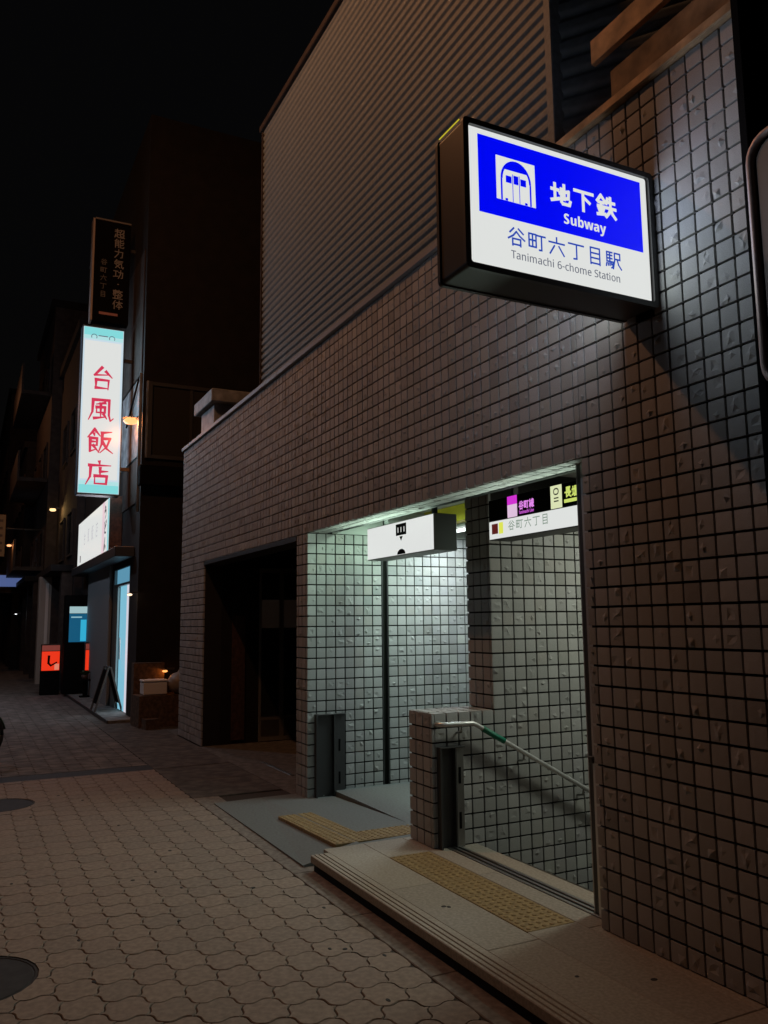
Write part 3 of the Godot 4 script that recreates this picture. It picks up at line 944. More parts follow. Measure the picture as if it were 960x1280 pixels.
# ---- corrugated tower behind the tiled wall
func build_tower() -> void:
	var f := thing("corrugated_tower", "tall brown corrugated metal building rising behind the tiled wall", "building")
	var X := 0.2
	var z0 := -6.0
	var z1 := -0.32
	var y0 := 4.36
	var y1 := 7.80
	var pitch := 0.088
	part(f, "siding", corrugated(Vector3(X, y0, z0), Vector3(0, 0, 1), z1 - z0, y1 - y0, Vector3(-1, 0, 0), pitch), M.siding)
	part(f, "siding", corrugated(Vector3(X + 0.03, y0 - 0.05, z1 + 0.045), Vector3(0.6, 0, 0.8), 2.6, y1 - y0 + 0.05, Vector3(0.8, 0, -0.6) * -1.0, pitch * 1.5), M.siding)
	part(f, "tower_core", box(Vector3(X + 0.06, 4.1, z0 + 0.02), Vector3(6.0, y1 - 0.02, z1 - 0.05)), M.stucco)
	part(f, "corner_trim", box(Vector3(X - 0.035, y0 - 0.04, z1 - 0.01), Vector3(X + 0.05, y1, z1 + 0.06), 0.006), M.siding)
	part(f, "corner_trim", box(Vector3(X - 0.025, y0, z0 - 0.03), Vector3(X + 0.05, y1, z0 - 0.001), 0.005), M.stucco_b)
	part(f, "roof_edge", box(Vector3(X - 0.05, y1, z0 - 0.05), Vector3(6.0, y1 + 0.08, z1 + 0.07), 0.008), M.stucco_b)
	part(f, "base_flashing", box(Vector3(X - 0.04, 4.264, z0 - 0.02), Vector3(X + 0.05, y0 - 0.002, z1 - 0.012), 0.004), M.siding_trim)
	# roof vent on the far end of the tiled wall
	var v := thing("roof_vent", "pale box vent with a flat lid on the far end of the tiled wall top", "vent", Vector3(0.02, TOP + 0.064, -8.1))
	part(v, "vent_body", box(Vector3(0.05, 0, -0.33), Vector3(0.5, 0.36, 0.38), 0.01), M.panel)
	part(v, "vent_lid", box(Vector3(-0.02, 0.362, -0.5), Vector3(0.58, 0.55, 0.5), 0.012), M.panel)
	# parapet blocks at the near end, orange lamplight put into their colour
	var b := thing("parapet_block", "concrete block with orange lamplight painted into its colour lying along the near end of the wall top", "parapet", Vector3(0.02, TOP + 0.064, 0.38))
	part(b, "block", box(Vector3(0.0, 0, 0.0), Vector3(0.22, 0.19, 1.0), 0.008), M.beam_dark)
	var g := thing("ledge_beam", "horizontal beam with orange lamplight painted into its colour above the parapet block near the picture top", "beam", Vector3(0.10, 4.66, 0.155))
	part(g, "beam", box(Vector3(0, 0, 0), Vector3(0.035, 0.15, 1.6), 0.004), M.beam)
	part(g, "bracket", box(Vector3(0.036, -0.4, 1.1), Vector3(0.10, 0.15, 1.2), 0.004), M.gunmetal)

func corrugated(o: Vector3, along: Vector3, w: float, h: float, n: Vector3, pitch: float) -> ArrayMesh:
	var st := SurfaceTool.new()
	st.begin(Mesh.PRIMITIVE_TRIANGLES)
	st.set_smooth_group(0)
	var seg := 12
	var rows := int(h / pitch * seg)
	for r in rows:
		var ya := h * r / rows
		var yb := h * (r + 1) / rows
		var da := clampf(cos(TAU * ya / pitch) * 1.7 + 0.75, -1.0, 1.0) * 0.009
		var db := clampf(cos(TAU * yb / pitch) * 1.7 + 0.75, -1.0, 1.0) * 0.009
		quad(st, o + Vector3(0, ya, 0) + n * da, o + Vector3(0, ya, 0) + n * da + along * w, o + Vector3(0, yb, 0) + n * db + along * w, o + Vector3(0, yb, 0) + n * db, n)
	st.generate_normals()
	return st.commit()

func build_neighbour() -> void:
	var f := thing("neighbour_building", "black fronted building directly right of the tiled wall", "building")
	part(f, "wall", box(Vector3(0.02, -0.6, 1.26), Vector3(8.0, 10.0, 9.0)), M.black)
	part(f, "pilaster", box(Vector3(-0.06, -0.6, 1.215), Vector3(0.30, 10.0, 1.258), 0.005), M.black)
	var s := thing("notice_board", "brown notice board with rounded tube frame at the right picture edge", "board", Vector3(-0.09, 2.98, 2.06), -PI / 2)
	part(s, "board", prism(rounded(1.50, 1.0, 0.08), -0.02, 0.0), mat(Color(0.10, 0.075, 0.055), 0.6))
	var path: Array = []
	var rr := rounded(1.56, 1.06, 0.10)
	for p in rr:
		path.append(Vector3(p.x, p.y, 0.0))
	path.append(path[0])
	part(s, "frame", tube(path, 0.018), mat(Color(0.26, 0.20, 0.18), 0.4, 0.5))
	for x in [-0.5, 0.5]:
		part(s, "stand_off", box(Vector3(x - 0.02, -0.02, -0.115), Vector3(x + 0.02, 0.02, -0.021)), M.gunmetal)

# ---- restaurant building
func build_restaurant() -> void:
	var F := -0.3
	var f := thing("restaurant_building", "dark restaurant building beyond the alley with lit signs on its front", "building")
	part(f, "wall", boxes([[Vector3(F + 0.02, -0.5, -11.95), Vector3(6, 11.0, -11.2)], [Vector3(F + 0.02, 2.62, -13.85), Vector3(6, 11.0, -11.95)], [Vector3(F + 0.02, -0.5, -19.0), Vector3(6, 11.0, -13.85)], [Vector3(F + 0.5, -0.5, -13.85), Vector3(6, 2.62, -11.95)]]), M.stucco)
	part(f, "facade_panel", box(Vector3(F, 4.55, -14.0), Vector3(F + 0.018, 6.0, -11.35), 0.004), M.panel)
	part(f, "facade_panel", box(Vector3(F, 6.05, -14.0), Vector3(F + 0.018, 8.4, -11.35), 0.004), M.stucco_c)
	part(f, "facade_panel", box(Vector3(F, 3.7, -13.0), Vector3(F + 0.018, 4.5, -11.35), 0.004), M.stucco_b)
	part(f, "drainpipe", tube([Vector3(F - 0.02, 3.5, -11.24), Vector3(F - 0.02, 6.0, -11.24)], 0.03), M.panel)
	part(f, "diagonal_line", tube([Vector3(F - 0.03, 5.95, -11.4), Vector3(F - 0.03, 5.3, -12.6)], 0.018), M.black)  # thin dark diagonal line in front of the panel
	var w := part(f, "window", boxes([[Vector3(-0.20, 4.45, -11.199), Vector3(-0.13, 5.85, -11.13)], [Vector3(-0.13, 5.78, -11.199), Vector3(1.4, 5.85, -11.15)], [Vector3(-0.13, 4.45, -11.199), Vector3(1.4, 4.52, -11.15)], [Vector3(0.55, 4.52, -11.199), Vector3(0.60, 5.78, -11.16)]], 0.004), M.gunmetal)
	part(f, "window_trim", box(Vector3(-0.235, 4.45, -11.199), Vector3(-0.203, 5.85, -11.12), 0.003), M.panel)
	part(w, "pane", box(Vector3(-0.13, 4.52, -11.195), Vector3(0.55, 5.78, -11.185)), M.glass_warm)
	part(w, "pane", box(Vector3(0.60, 4.52, -11.195), Vector3(1.4, 5.78, -11.185)), M.glass_warm)
	part(f, "side_ledge", box(Vector3(-0.34, 3.95, -11.198), Vector3(2.0, 4.3, -10.98), 0.01), M.black)
	# stone clad wall left of the door
	part(f, "stone_cladding", box(Vector3(F - 0.05, -0.05, -17.2), Vector3(F + 0.018, 2.85, -13.95), 0.01), M.stone)
	part(f, "canopy", box(Vector3(-0.62, 2.74, -18.3), Vector3(F + 0.019, 2.92, -11.6), 0.01), M.gunmetal)
	# lit glass door
	var d := part(f, "door", boxes([[Vector3(F + 0.02, -0.05, -13.85), Vector3(F + 0.07, 2.62, -13.75)], [Vector3(F + 0.02, -0.05, -12.05), Vector3(F + 0.07, 2.62, -11.96)], [Vector3(F + 0.02, 2.28, -13.75), Vector3(F + 0.07, 2.33, -12.05)], [Vector3(F + 0.02, -0.05, -13.38), Vector3(F + 0.07, 2.28, -13.32)], [Vector3(F + 0.02, -0.05, -13.62), Vector3(F + 0.07, 2.28, -13.58)]], 0.004), M.steel_dull)
	part(d, "pane", box(Vector3(F + 0.075, -0.05, -13.32), Vector3(F + 0.08, 2.28, -12.6)), glow(Color(0.55, 0.83, 0.93), 0.75))
	part(d, "pane", box(Vector3(F + 0.075, -0.05, -12.598), Vector3(F + 0.08, 2.28, -12.05)), glow(Color(0.93, 0.92, 0.97), 0.75))
	part(d, "pane", box(Vector3(F + 0.075, -0.05, -13.75), Vector3(F + 0.08, 2.28, -13.38)), glow(Color(0.30, 0.36, 0.38), 0.5))
	part(d, "transom", box(Vector3(F + 0.075, 2.33, -13.75), Vector3(F + 0.08, 2.62, -12.05)), glow(Color(0.45, 0.72, 0.85), 0.6))
	part(d, "notice", box(Vector3(F + 0.068, 0.32, -12.30), Vector3(F + 0.073, 0.45, -12.15)), M.gunmetal)
	part(d, "handle", tube([Vector3(F - 0.01, 0.9, -12.68), Vector3(F - 0.01, 1.3, -12.68)], 0.014), M.steel)
	panel_light(d, Vector2(1.25, 2.2), Vector3(F + 0.055, 1.15, -12.7), Color(0.78, 0.93, 1.0), 0.25, Basis(Vector3.UP, -PI / 2))
	# entrance floor with a metal edge
	var s := struct("restaurant_step", box(Vector3(-0.70, -0.4, -18.2), Vector3(F + 0.4, -0.05, -11.22), 0.006), M.concrete)
	part(s, "metal_edge", box(Vector3(-0.72, -0.12, -18.2), Vector3(-0.702, -0.044, -11.22), 0.002), M.gunmetal)
	struct("alley_floor", box(Vector3(-0.60, -0.4, -11.21), Vector3(6.0, GY - 0.003, -9.22)), M.concrete_dark)
	# wall lamps
	wall_lamp(Vector3(-0.44, 5.17, -11.5), 0.10, Color(1.0, 0.56, 0.28), 3.0, "glowing orange wall lamp beside the tall red lettered sign")
	wall_lamp(Vector3(-0.42, 2.05, -11.17), 0.035, Color(1.0, 0.85, 0.7), 0.05, "tiny lit lamp on the corner right of the restaurant door")

func wall_lamp(p: Vector3, r: float, c: Color, energy: float, label: String) -> void:
	var o := thing("wall_lamp", label, "lamp", p)
	part(o, "bulb", lathe([Vector2(0, -r * 0.6), Vector2(r * 0.9, -r * 0.45), Vector2(r * 1.3, 0), Vector2(r * 0.9, r * 0.45), Vector2(0, r * 0.6)], 14), glow(c.lerp(Color(1, 0.9, 0.8), 0.25), 1.8))
	part(o, "bracket", box(Vector3(r, r * 0.7, -0.02), Vector3(r + 0.12, r * 0.7 + 0.03, 0.02)), M.gunmetal)
	part(o, "shade", lathe([Vector2(r * 0.4, r * 0.9), Vector2(r * 1.4, r * 0.5)], 14), M.gunmetal)
	var l := OmniLight3D.new()
	l.name = "lamp_light"
	l.light_color = c
	l.light_energy = energy * 0.3
	l.light_size = r * 0.4
	l.omni_range = 20.0
	l.omni_attenuation = 2.0
	l.shadow_enabled = true
	o.add_child(l)

# ---- buildings down the street
func build_far_street() -> void:
	var rows := [
		# x front, z near, z far, height, material, label
		[-0.45, -19.2, -24.5, 9.5, "stucco_b", "brown building just beyond the restaurant with a pale pillar at street level"],
		[-0.75, -24.7, -31.0, 12.0, "stucco_c", "taller brown building second beyond the restaurant with balconies"],
		[-1.05, -31.2, -40.0, 8.5, "stucco", "low dark shop building third beyond the restaurant under a blue white sign"],
		[-1.4, -40.3, -55.0, 13.0, "stucco_b", "far brown building with an orange signboard at the left picture edge"],
	]
	var i := 0
	for r in rows:
		var b := thing("street_building", r[5], "building")
		part(b, "wall", box(Vector3(r[0], -0.5, r[2]), Vector3(r[0] + 7.0, r[3], r[1])), M[r[4]])
		part(b, "roof_edge", box(Vector3(r[0] - 0.12, r[3], r[2]), Vector3(r[0] + 7.0, r[3] + 0.25, r[1] + 0.05)), M.stucco)
		var z: float = r[1] - 0.7
		while z > r[2] + 1.3:
			var y := 3.4
			while y < r[3] - 1.5:
				var w := part(b, "window", boxes([[Vector3(r[0] - 0.05, y, z - 1.2), Vector3(r[0], y + 0.06, z)], [Vector3(r[0] - 0.05, y + 1.2, z - 1.2), Vector3(r[0], y + 1.26, z)], [Vector3(r[0] - 0.05, y + 0.06, z - 1.2), Vector3(r[0], y + 1.2, z - 1.14)], [Vector3(r[0] - 0.05, y + 0.06, z - 0.06), Vector3(r[0], y + 1.2, z)]]), M.stucco_c)
				part(w, "pane", box(Vector3(r[0] - 0.015, y + 0.06, z - 1.14), Vector3(r[0] - 0.005, y + 1.2, z - 0.06)), M.glass_dark)
				y += 2.9
			z -= 2.1
		var slab_y := 2.95
		part(b, "canopy", box(Vector3(r[0] - 0.55, slab_y, r[2] + 0.2), Vector3(r[0] - 0.001, slab_y + 0.16, r[1] - 0.2)), M.stucco)
		var zz: float = r[1] - 0.3
		while zz > r[2] + 0.6:
			part(b, "pillar", box(Vector3(r[0] - 0.28, -0.13, zz - 0.4), Vector3(r[0] - 0.002, slab_y - 0.002, zz), 0.01), M.stucco_c if i < 2 else M.stucco)
			zz -= 2.6
		if i == 0:
			part(b, "pale_pillar", box(Vector3(-1.06, -0.13, -22.6), Vector3(-0.48, 2.94, -22.2), 0.01), mat(Color(0.40, 0.33, 0.27), 0.8, 0.0, null))
			part(b, "white_strip", box(Vector3(-0.88, 0.95, -22.198), Vector3(-0.80, 2.75, -22.17)), mat(Color(0.75, 0.66, 0.58), 0.6))
		if i == 1:
			for k in 3:
				var by := 3.3 + 2.9 * k
				part(b, "balcony", boxes([[Vector3(r[0] - 0.9, by, -30.5), Vector3(r[0] - 0.002, by + 0.12, -25.2)], [Vector3(r[0] - 0.9, by + 0.12, -30.5), Vector3(r[0] - 0.84, by + 1.0, -25.2)]]), M.stucco_c)
		i += 1
	var e := thing("street_end_building", "dim building closing off the far end of the street", "building")
	part(e, "wall", box(Vector3(-30, -0.5, -82), Vector3(6, 10.0, -74)), M.stucco)
	for k in 8:
		for y in 3:
			part(e, "window", box(Vector3(-9.0 + k * 1.6, 2.0 + y * 2.6, -74.0), Vector3(-8.1 + k * 1.6, 3.3 + y * 2.6, -73.95)), M.glass_dark)
	# lit signs and lamps far down the street
	var s := thing("shop_sign", "blue white lit shop sign at the left picture edge far down the street", "sign", Vector3(-1.5, 3.15, -29.9))
	part(s, "case", box(Vector3(-0.7, -0.22, -0.2), Vector3(0.62, 0.3, -0.004), 0.01), M.gunmetal)
	part(s, "face", sheet(1.2, 0.42, -0.05, 0.04), glow(Color(0.52, 0.62, 0.92), 0.3))
	part(s, "awning", box(Vector3(-0.72, -0.42, -0.4), Vector3(0.64, -0.24, 0.5), 0.01), M.stucco_c)
	panel_light(s, Vector2(1.2, 0.42), Vector3(-0.05, 0.04, 0.01), Color(0.7, 0.8, 1.0), 0.1)
	var o := thing("orange_signboard", "faded orange signboard hung high at the far left picture edge", "sign", Vector3(-2.1, 4.35, -25.5))
	part(o, "board", box(Vector3(-0.5, -0.6, -0.06), Vector3(0.20, 0.75, 0), 0.01), mat(Color(0.35, 0.17, 0.06), 0.7, 0.0, null))
	for k in 5:
		part(o, "stripe", box(Vector3(-0.4, -0.45 + k * 0.24, 0.001), Vector3(0.12, -0.37 + k * 0.24, 0.005)), mat(Color(0.15, 0.07, 0.03), 0.8))
	part(o, "arm", tube([Vector3(0.2, 0.3, -0.03), Vector3(1.4, 0.3, -0.03)], 0.025), M.gunmetal)
	wall_lamp(Vector3(-0.72, 5.0, -23.0), 0.075, Color(1.0, 0.8, 0.5), 1.0, "small warm lamp high on the brown building left of the tall sign")
	wall_lamp(Vector3(-1.75, 4.15, -26.0), 0.06, Color(1.0, 0.62, 0.35), 0.4, "small orange lamp left of the warm lamp near the picture edge")
	wall_lamp(Vector3(-1.35, 1.95, -28.0), 0.03, Color(0.9, 0.95, 1.0), 0.05, "tiny white lamp low between the dark shopfronts")
	wall_lamp(Vector3(-1.02, 3.45, -28.5), 0.08, Color(0.85, 0.9, 1.0), 0.6, "white lamp beside the blue white shop sign")

func street_lamp(p: Vector3, h: float, energy: float, c: Color, label: String) -> void:
	var o := thing("street_lamp", label, "street lamp", p, 0.0, "street lamps along the road kerb")
	part(o, "pole", tube([Vector3(0, 0, 0), Vector3(0, h - 0.4, 0)], 0.09, 12, 0.05), M.gunmetal)
	part(o, "arm", tube([Vector3(0, h - 0.5, 0), Vector3(0.25, h - 0.05, 0), Vector3(0.8, h + 0.14, 0), Vector3(1.65, h + 0.17, 0)], 0.035), M.gunmetal)
	part(o, "lamp_head", prism(PackedVector2Array([Vector2(1.22, h + 0.14), Vector2(1.78, h + 0.14), Vector2(1.70, h + 0.28), Vector2(1.32, h + 0.26)]), -0.15, 0.15), M.gunmetal)
	part(o, "lamp_glass", lathe([Vector2(0, -0.06), Vector2(0.09, -0.04), Vector2(0.11, 0.0), Vector2(0, 0.02)], 14), glow(c.linear_to_srgb(), 3.0), Vector3(1.5, h + 0.10, 0))
	var l := OmniLight3D.new()
	l.name = "lamp_light"
	l.light_color = c.linear_to_srgb()
	l.light_energy = energy
	l.light_size = 0.09
	l.omni_range = 60.0
	l.omni_attenuation = 2.0
	l.shadow_enabled = true
	o.add_child(l)
	l.position = Vector3(1.5, h + 0.07, 0)

# ---- signs
func blade_sign() -> void:
	var s := thing("subway_sign", "lit blue and white subway sign box projecting from the tiled wall", "sign", Vector3(-0.556, 3.365, 0.65))
	var W := 1.10
	var H := 0.69
	part(s, "case", prism(rounded(W - 0.012, H - 0.012, 0.02), -0.205, -0.004), M.sign_case)
	# rims on both sides
	for z in [[-0.006, 0.014], [-0.223, -0.203]]:
		var st := mb()
		var o := rounded(W, H, 0.022)
		var q := rounded(W - 0.055, H - 0.055, 0.012)
		for i in o.size():
			var j := (i + 1) % o.size()
			for zz in z:
				quad(st, Vector3(o[i].x, o[i].y, zz), Vector3(o[j].x, o[j].y, zz), Vector3(q[j].x, q[j].y, zz), Vector3(q[i].x, q[i].y, zz), Vector3(0, 0, zz + 0.1))
			quad(st, Vector3(o[i].x, o[i].y, z[0]), Vector3(o[j].x, o[j].y, z[0]), Vector3(o[j].x, o[j].y, z[1]), Vector3(o[i].x, o[i].y, z[1]), Vector3(o[i].x, o[i].y, 0))
			quad(st, Vector3(q[i].x, q[i].y, z[0]), Vector3(q[j].x, q[j].y, z[0]), Vector3(q[j].x, q[j].y, z[1]), Vector3(q[i].x, q[i].y, z[1]), Vector3(-q[i].x, -q[i].y, 0))
		part(s, "rim", done(st), M.gunmetal)
	for side in 2:
		var face := Node3D.new()
		face.name = "face"
		s.add_child(face, true)
		face.transform = Transform3D(Basis.IDENTITY, Vector3(0, 0, -0.003)) if side == 0 else Transform3D(Basis(Vector3.UP, PI), Vector3(0, 0, -0.206))
		part(face, "white_panel", prism(rounded(1.045, 0.635, 0.012), -0.002, 0.0), M.white, Vector3(-0.006, 0, 0))
		part(face, "blue_panel", sheet(0.945, 0.362, 0.006, 0.110, 0.0008, 0.0004), M.blue)
		# train pictogram in a white square
		var L := Vector3(-0.267, 0.122, 0)
		part(face, "pictogram_square", sheet(0.212, 0.205, L.x, L.y - 0.009, 0.0014, 0.0004), M.white)
		var arch := PackedVector2Array()
		for k in 17:
			var a := PI - PI * k / 16
			arch.append(Vector2(cos(a) * 0.083, -0.01 + sin(a) * 0.095))
		for k in 17:
			var a := PI * k / 16
			arch.append(Vector2(cos(a) * 0.072, -0.01 + sin(a) * 0.083))
		part(face, "pictogram_arch", prism(arch, 0.0020, 0.0024), M.blue, L)
		part(face, "pictogram_arch", boxes([[Vector3(-0.083, -0.1112, 0.0020), Vector3(-0.074, -0.0105, 0.0024)], [Vector3(0.074, -0.1112, 0.0020), Vector3(0.083, -0.0105, 0.0024)]]), M.blue, L)
		var roof := PackedVector2Array()
		for k in 13:
			var a := PI * (0.86 - 0.72 * k / 12)
			roof.append(Vector2(cos(a) * 0.068, 0.005 + sin(a) * 0.072))
		part(face, "pictogram_roof", prism(roof, 0.0020, 0.0024), M.blue, L)
		part(face, "pictogram_windows", boxes([[Vector3(-0.055, -0.025, 0.0020), Vector3(-0.024, 0.008, 0.0024)], [Vector3(-0.013, -0.025, 0.0020), Vector3(0.013, 0.016, 0.0024)], [Vector3(0.024, -0.025, 0.0020), Vector3(0.055, 0.008, 0.0024)], [Vector3(-0.02, -0.1112, 0.0020), Vector3(-0.0165, 0.02, 0.0024)], [Vector3(0.0165, -0.1112, 0.0020), Vector3(0.02, 0.02, 0.0024)], [Vector3(-0.060, -0.1112, 0.0020), Vector3(-0.046, -0.100, 0.0024)], [Vector3(0.046, -0.1112, 0.0020), Vector3(0.060, -0.100, 0.0024)]]), M.blue, L)
		write(face, "地下鉄", Vector3(-0.015, 0.113, 0.002), Vector3(0.135, 0, 0), 0.118, 0.112, 0.0165, M.white)
		latin(face, "Subway", Vector3(0.121, -0.002, 0.002), 0.068, 0.25, M.white, true)
		write(face, "谷町六丁目駅", Vector3(-0.274, -0.149, 0.0015), Vector3(0.1118, 0, 0), 0.097, 0.092, 0.0085, M.ink_blue)
		latin(face, "Tanimachi 6-chome Station", Vector3(0.009, -0.235, 0.0015), 0.04, 0.625, M.ink_grey)
		panel_light(face, Vector2(1.02, 0.61), Vector3(0, 0, 0.006), Color(0.93, 0.99, 1.0), 0.72)
	part(s, "wall_bracket", box(Vector3(0.551, -0.36, -0.15), Vector3(0.572, 0.30, -0.03), 0.003), M.black)
	part(s, "wall_bracket", box(Vector3(0.5445, -0.32, -0.14), Vector3(0.551, -0.22, -0.04)), M.black)
	part(s, "wall_bracket", box(Vector3(0.5445, 0.16, -0.14), Vector3(0.551, 0.26, -0.04)), M.black)
	part(s, "edge_light_gap", box(Vector3(-0.5492, 0.343, -0.19), Vector3(-0.545, 0.3458, -0.02)), glow(Color(0.9, 0.85, 0.2), 0.7))

func entrance_signs() -> void:
	# left: white lift sign over the corridor; right: station sign over the stairs; both face the street
	var a := thing("lift_sign", "white lit sign with a black lift symbol hanging over the left corridor", "sign", Vector3(0.41, 2.255, -2.86), -PI / 2)
	part(a, "case", box(Vector3(-0.62, -0.15, -0.22), Vector3(0.62, 0.15, -0.004), 0.006), mat(Color(0.26, 0.26, 0.24), 0.5, 0.2))
	part(a, "face", sheet(1.22, 0.285, 0, 0, -0.003, 0.003), M.white)
	part(a, "symbol_square", sheet(0.19, 0.10, 0.06, 0.075, 0.0005, 0.0006), M.black)
	part(a, "symbol_arrow", prism(PackedVector2Array([Vector2(0.03, 0.015), Vector2(0.09, 0.015), Vector2(0.06, -0.025)]), 0.0005, 0.0011), M.black)
	part(a, "symbol_figure", boxes([[Vector3(0.0, 0.05, 0.0012), Vector3(0.012, 0.095, 0.0016)], [Vector3(0.055, 0.05, 0.0012), Vector3(0.067, 0.095, 0.0016)], [Vector3(0.11, 0.05, 0.0012), Vector3(0.122, 0.095, 0.0016)]]), M.white)
	var half := PackedVector2Array()
	for k in 13:
		var t := PI * k / 12
		half.append(Vector2(0.06 + cos(t) * 0.075, -0.14 + sin(t) * 0.045))
	part(a, "symbol_disc", prism(half, 0.0005, 0.0011), M.black)
	for x in [-0.45, 0.45]:
		part(a, "hanger", box(Vector3(x - 0.015, 0.151, -0.13), Vector3(x + 0.015, 0.405, -0.09)), M.gunmetal)
	panel_light(a, Vector2(1.2, 0.27), Vector3(0, 0, 0.01), Color(0.86, 1.0, 0.90), 3.6)
	var b := thing("station_sign", "lit station name sign with black upper band hanging over the stairs", "sign", Vector3(0.41, 2.25, -0.77), -PI / 2)
	part(b, "case", box(Vector3(-0.69, -0.145, -0.2), Vector3(0.69, 0.145, -0.004), 0.006), M.gunmetal)
	part(b, "white_band", sheet(1.36, 0.125, 0, -0.076, -0.003, 0.003), M.white)
	part(b, "black_band", sheet(1.36, 0.148, 0, 0.066, -0.003, 0.003), M.black)
	var purple := glow(Color(0.85, 0.2, 0.85), 0.9)
	var lime := glow(Color(0.85, 0.92, 0.45), 0.85)
	part(b, "purple_block", sheet(0.113, 0.06, -0.395, 0.110, 0.0005, 0.0006), purple)
	part(b, "pink_block", sheet(0.113, 0.088, -0.395, 0.036, 0.0005, 0.0006), glow(Color(0.93, 0.80, 0.92), 0.85))
	write(b, "谷町線", Vector3(-0.292, 0.062, 0.001), Vector3(0.058, 0, 0), 0.052, 0.06, 0.0085, glow(Color(0.92, 0.55, 0.95), 0.9))
	latin(b, "Tanimachi Line", Vector3(-0.236, 0.014, 0.001), 0.024, 0.165, glow(Color(0.88, 0.40, 0.92), 0.9))
	part(b, "lime_block", sheet(0.113, 0.148, 0.083, 0.066, 0.0005, 0.0006), glow(Color(0.90, 0.93, 0.74), 0.88))
	part(b, "line_symbol", prism(rounded(0.055, 0.045, 0.022), 0.0012, 0.0016), M.gunmetal, Vector3(0.083, 0.10, 0))
	part(b, "line_symbol", prism(rounded(0.038, 0.028, 0.013), 0.0017, 0.0020), glow(Color(0.90, 0.93, 0.74), 0.88), Vector3(0.083, 0.10, 0))
	part(b, "line_symbol", boxes([[Vector3(0.06, 0.034, 0.0012), Vector3(0.106, 0.042, 0.0016)], [Vector3(0.06, 0.054, 0.0012), Vector3(0.106, 0.062, 0.0016)]]), M.gunmetal)
	write(b, "長堀線", Vector3(0.20, 0.08, 0.001), Vector3(0.07, 0, 0), 0.064, 0.068, 0.0105, lime)
	part(b, "lime_stripe", sheet(0.34, 0.022, 0.33, 0.026, 0.0005, 0.0006), lime)
	part(b, "exit_block", sheet(0.075, 0.072, -0.61, -0.068, 0.0005, 0.0006), glow(Color(0.36, 0.12, 0.11), 0.9))
	part(b, "yellow_block", sheet(0.05, 0.08, -0.535, -0.068, 0.0005, 0.0006), glow(Color(0.9, 0.92, 0.35), 0.9))
	write(b, "谷町六丁目", Vector3(-0.41, -0.062, 0.001), Vector3(0.093, 0, 0), 0.078, 0.07, 0.0065, glow(Color(0.50, 0.58, 0.52), 0.9))
	for x in [-0.5, 0.5]:
		part(b, "hanger", box(Vector3(x - 0.015, 0.146, -0.12), Vector3(x + 0.015, 0.405, -0.08)), M.gunmetal)
	panel_light(b, Vector2(1.34, 0.12), Vector3(0, -0.076, 0.01), Color(0.90, 1.0, 0.92), 4.0)

func handrail() -> void:
	var h := thing("handrail", "steel handrail with a green grip running down the stair wall", "handrail", Vector3(0, 0, -1.545))
	part(h, "rail", tube([Vector3(0.03, 0.828, -0.07), Vector3(0.04, 0.829, -0.02), Vector3(0.07, 0.829, 0.0), Vector3(0.29, 0.826, 0.0), Vector3(0.33, 0.808, 0.0), Vector3(1.353, 0.244, 0.0), Vector3(2.6, -0.443, 0.0)], 0.0165, 12), M.steel)
	part(h, "green_grip", tube([Vector3(0.37, 0.786, 0), Vector3(0.55, 0.687, 0)], 0.021, 12), M.green)
	for p in [Vector3(0.2, 0.826, 0), Vector3(0.72, 0.593, 0), Vector3(1.25, 0.301, 0), Vector3(1.9, -0.058, 0)]:
		part(h, "bracket", tube([p + Vector3(0, -0.012, 0), p + Vector3(0, -0.055, -0.01), p + Vector3(0, -0.065, -0.072)], 0.008, 8), M.steel_dull)

func barrier_guides() -> void:
	for k in 2:
		var at := Vector3(0.035, 0.0, -1.619) if k == 0 else Vector3(0.07, -0.09, -3.949)
		var g := thing("barrier_guide", "dark steel flood barrier guide on the low wall beside the handrail" if k == 0 else "dark steel flood barrier guide on the tiled wall at the corridor mouth", "guide post", at, 0.0, "flood barrier guides at the entrance")
		var hh := 0.665 if k == 0 else 0.76
		var w := 0.2 if k == 0 else 0.30
		part(g, "channel", boxes([[Vector3(0, 0, 0.0), Vector3(0.015, hh, 0.05)], [Vector3(w * 0.6, 0, 0), Vector3(w * 0.6 + 0.012, hh, 0.05)], [Vector3(0.015, 0, 0), Vector3(w * 0.6, hh, 0.006)], [Vector3(0, hh, 0), Vector3(w, hh + 0.008, 0.052)]], 0.001), M.gunmetal)
		part(g, "cover_plate", box(Vector3(w * 0.6 + 0.014, 0, 0), Vector3(w, hh - 0.001, 0.03), 0.002), M.steel_dull if k == 0 else M.gunmetal)
		for y in [0.12, 0.42]:
			part(g, "hinge_slot", box(Vector3(w * 0.78, y, 0.0305), Vector3(w * 0.78 + 0.018, y + 0.11, 0.033)), M.black)

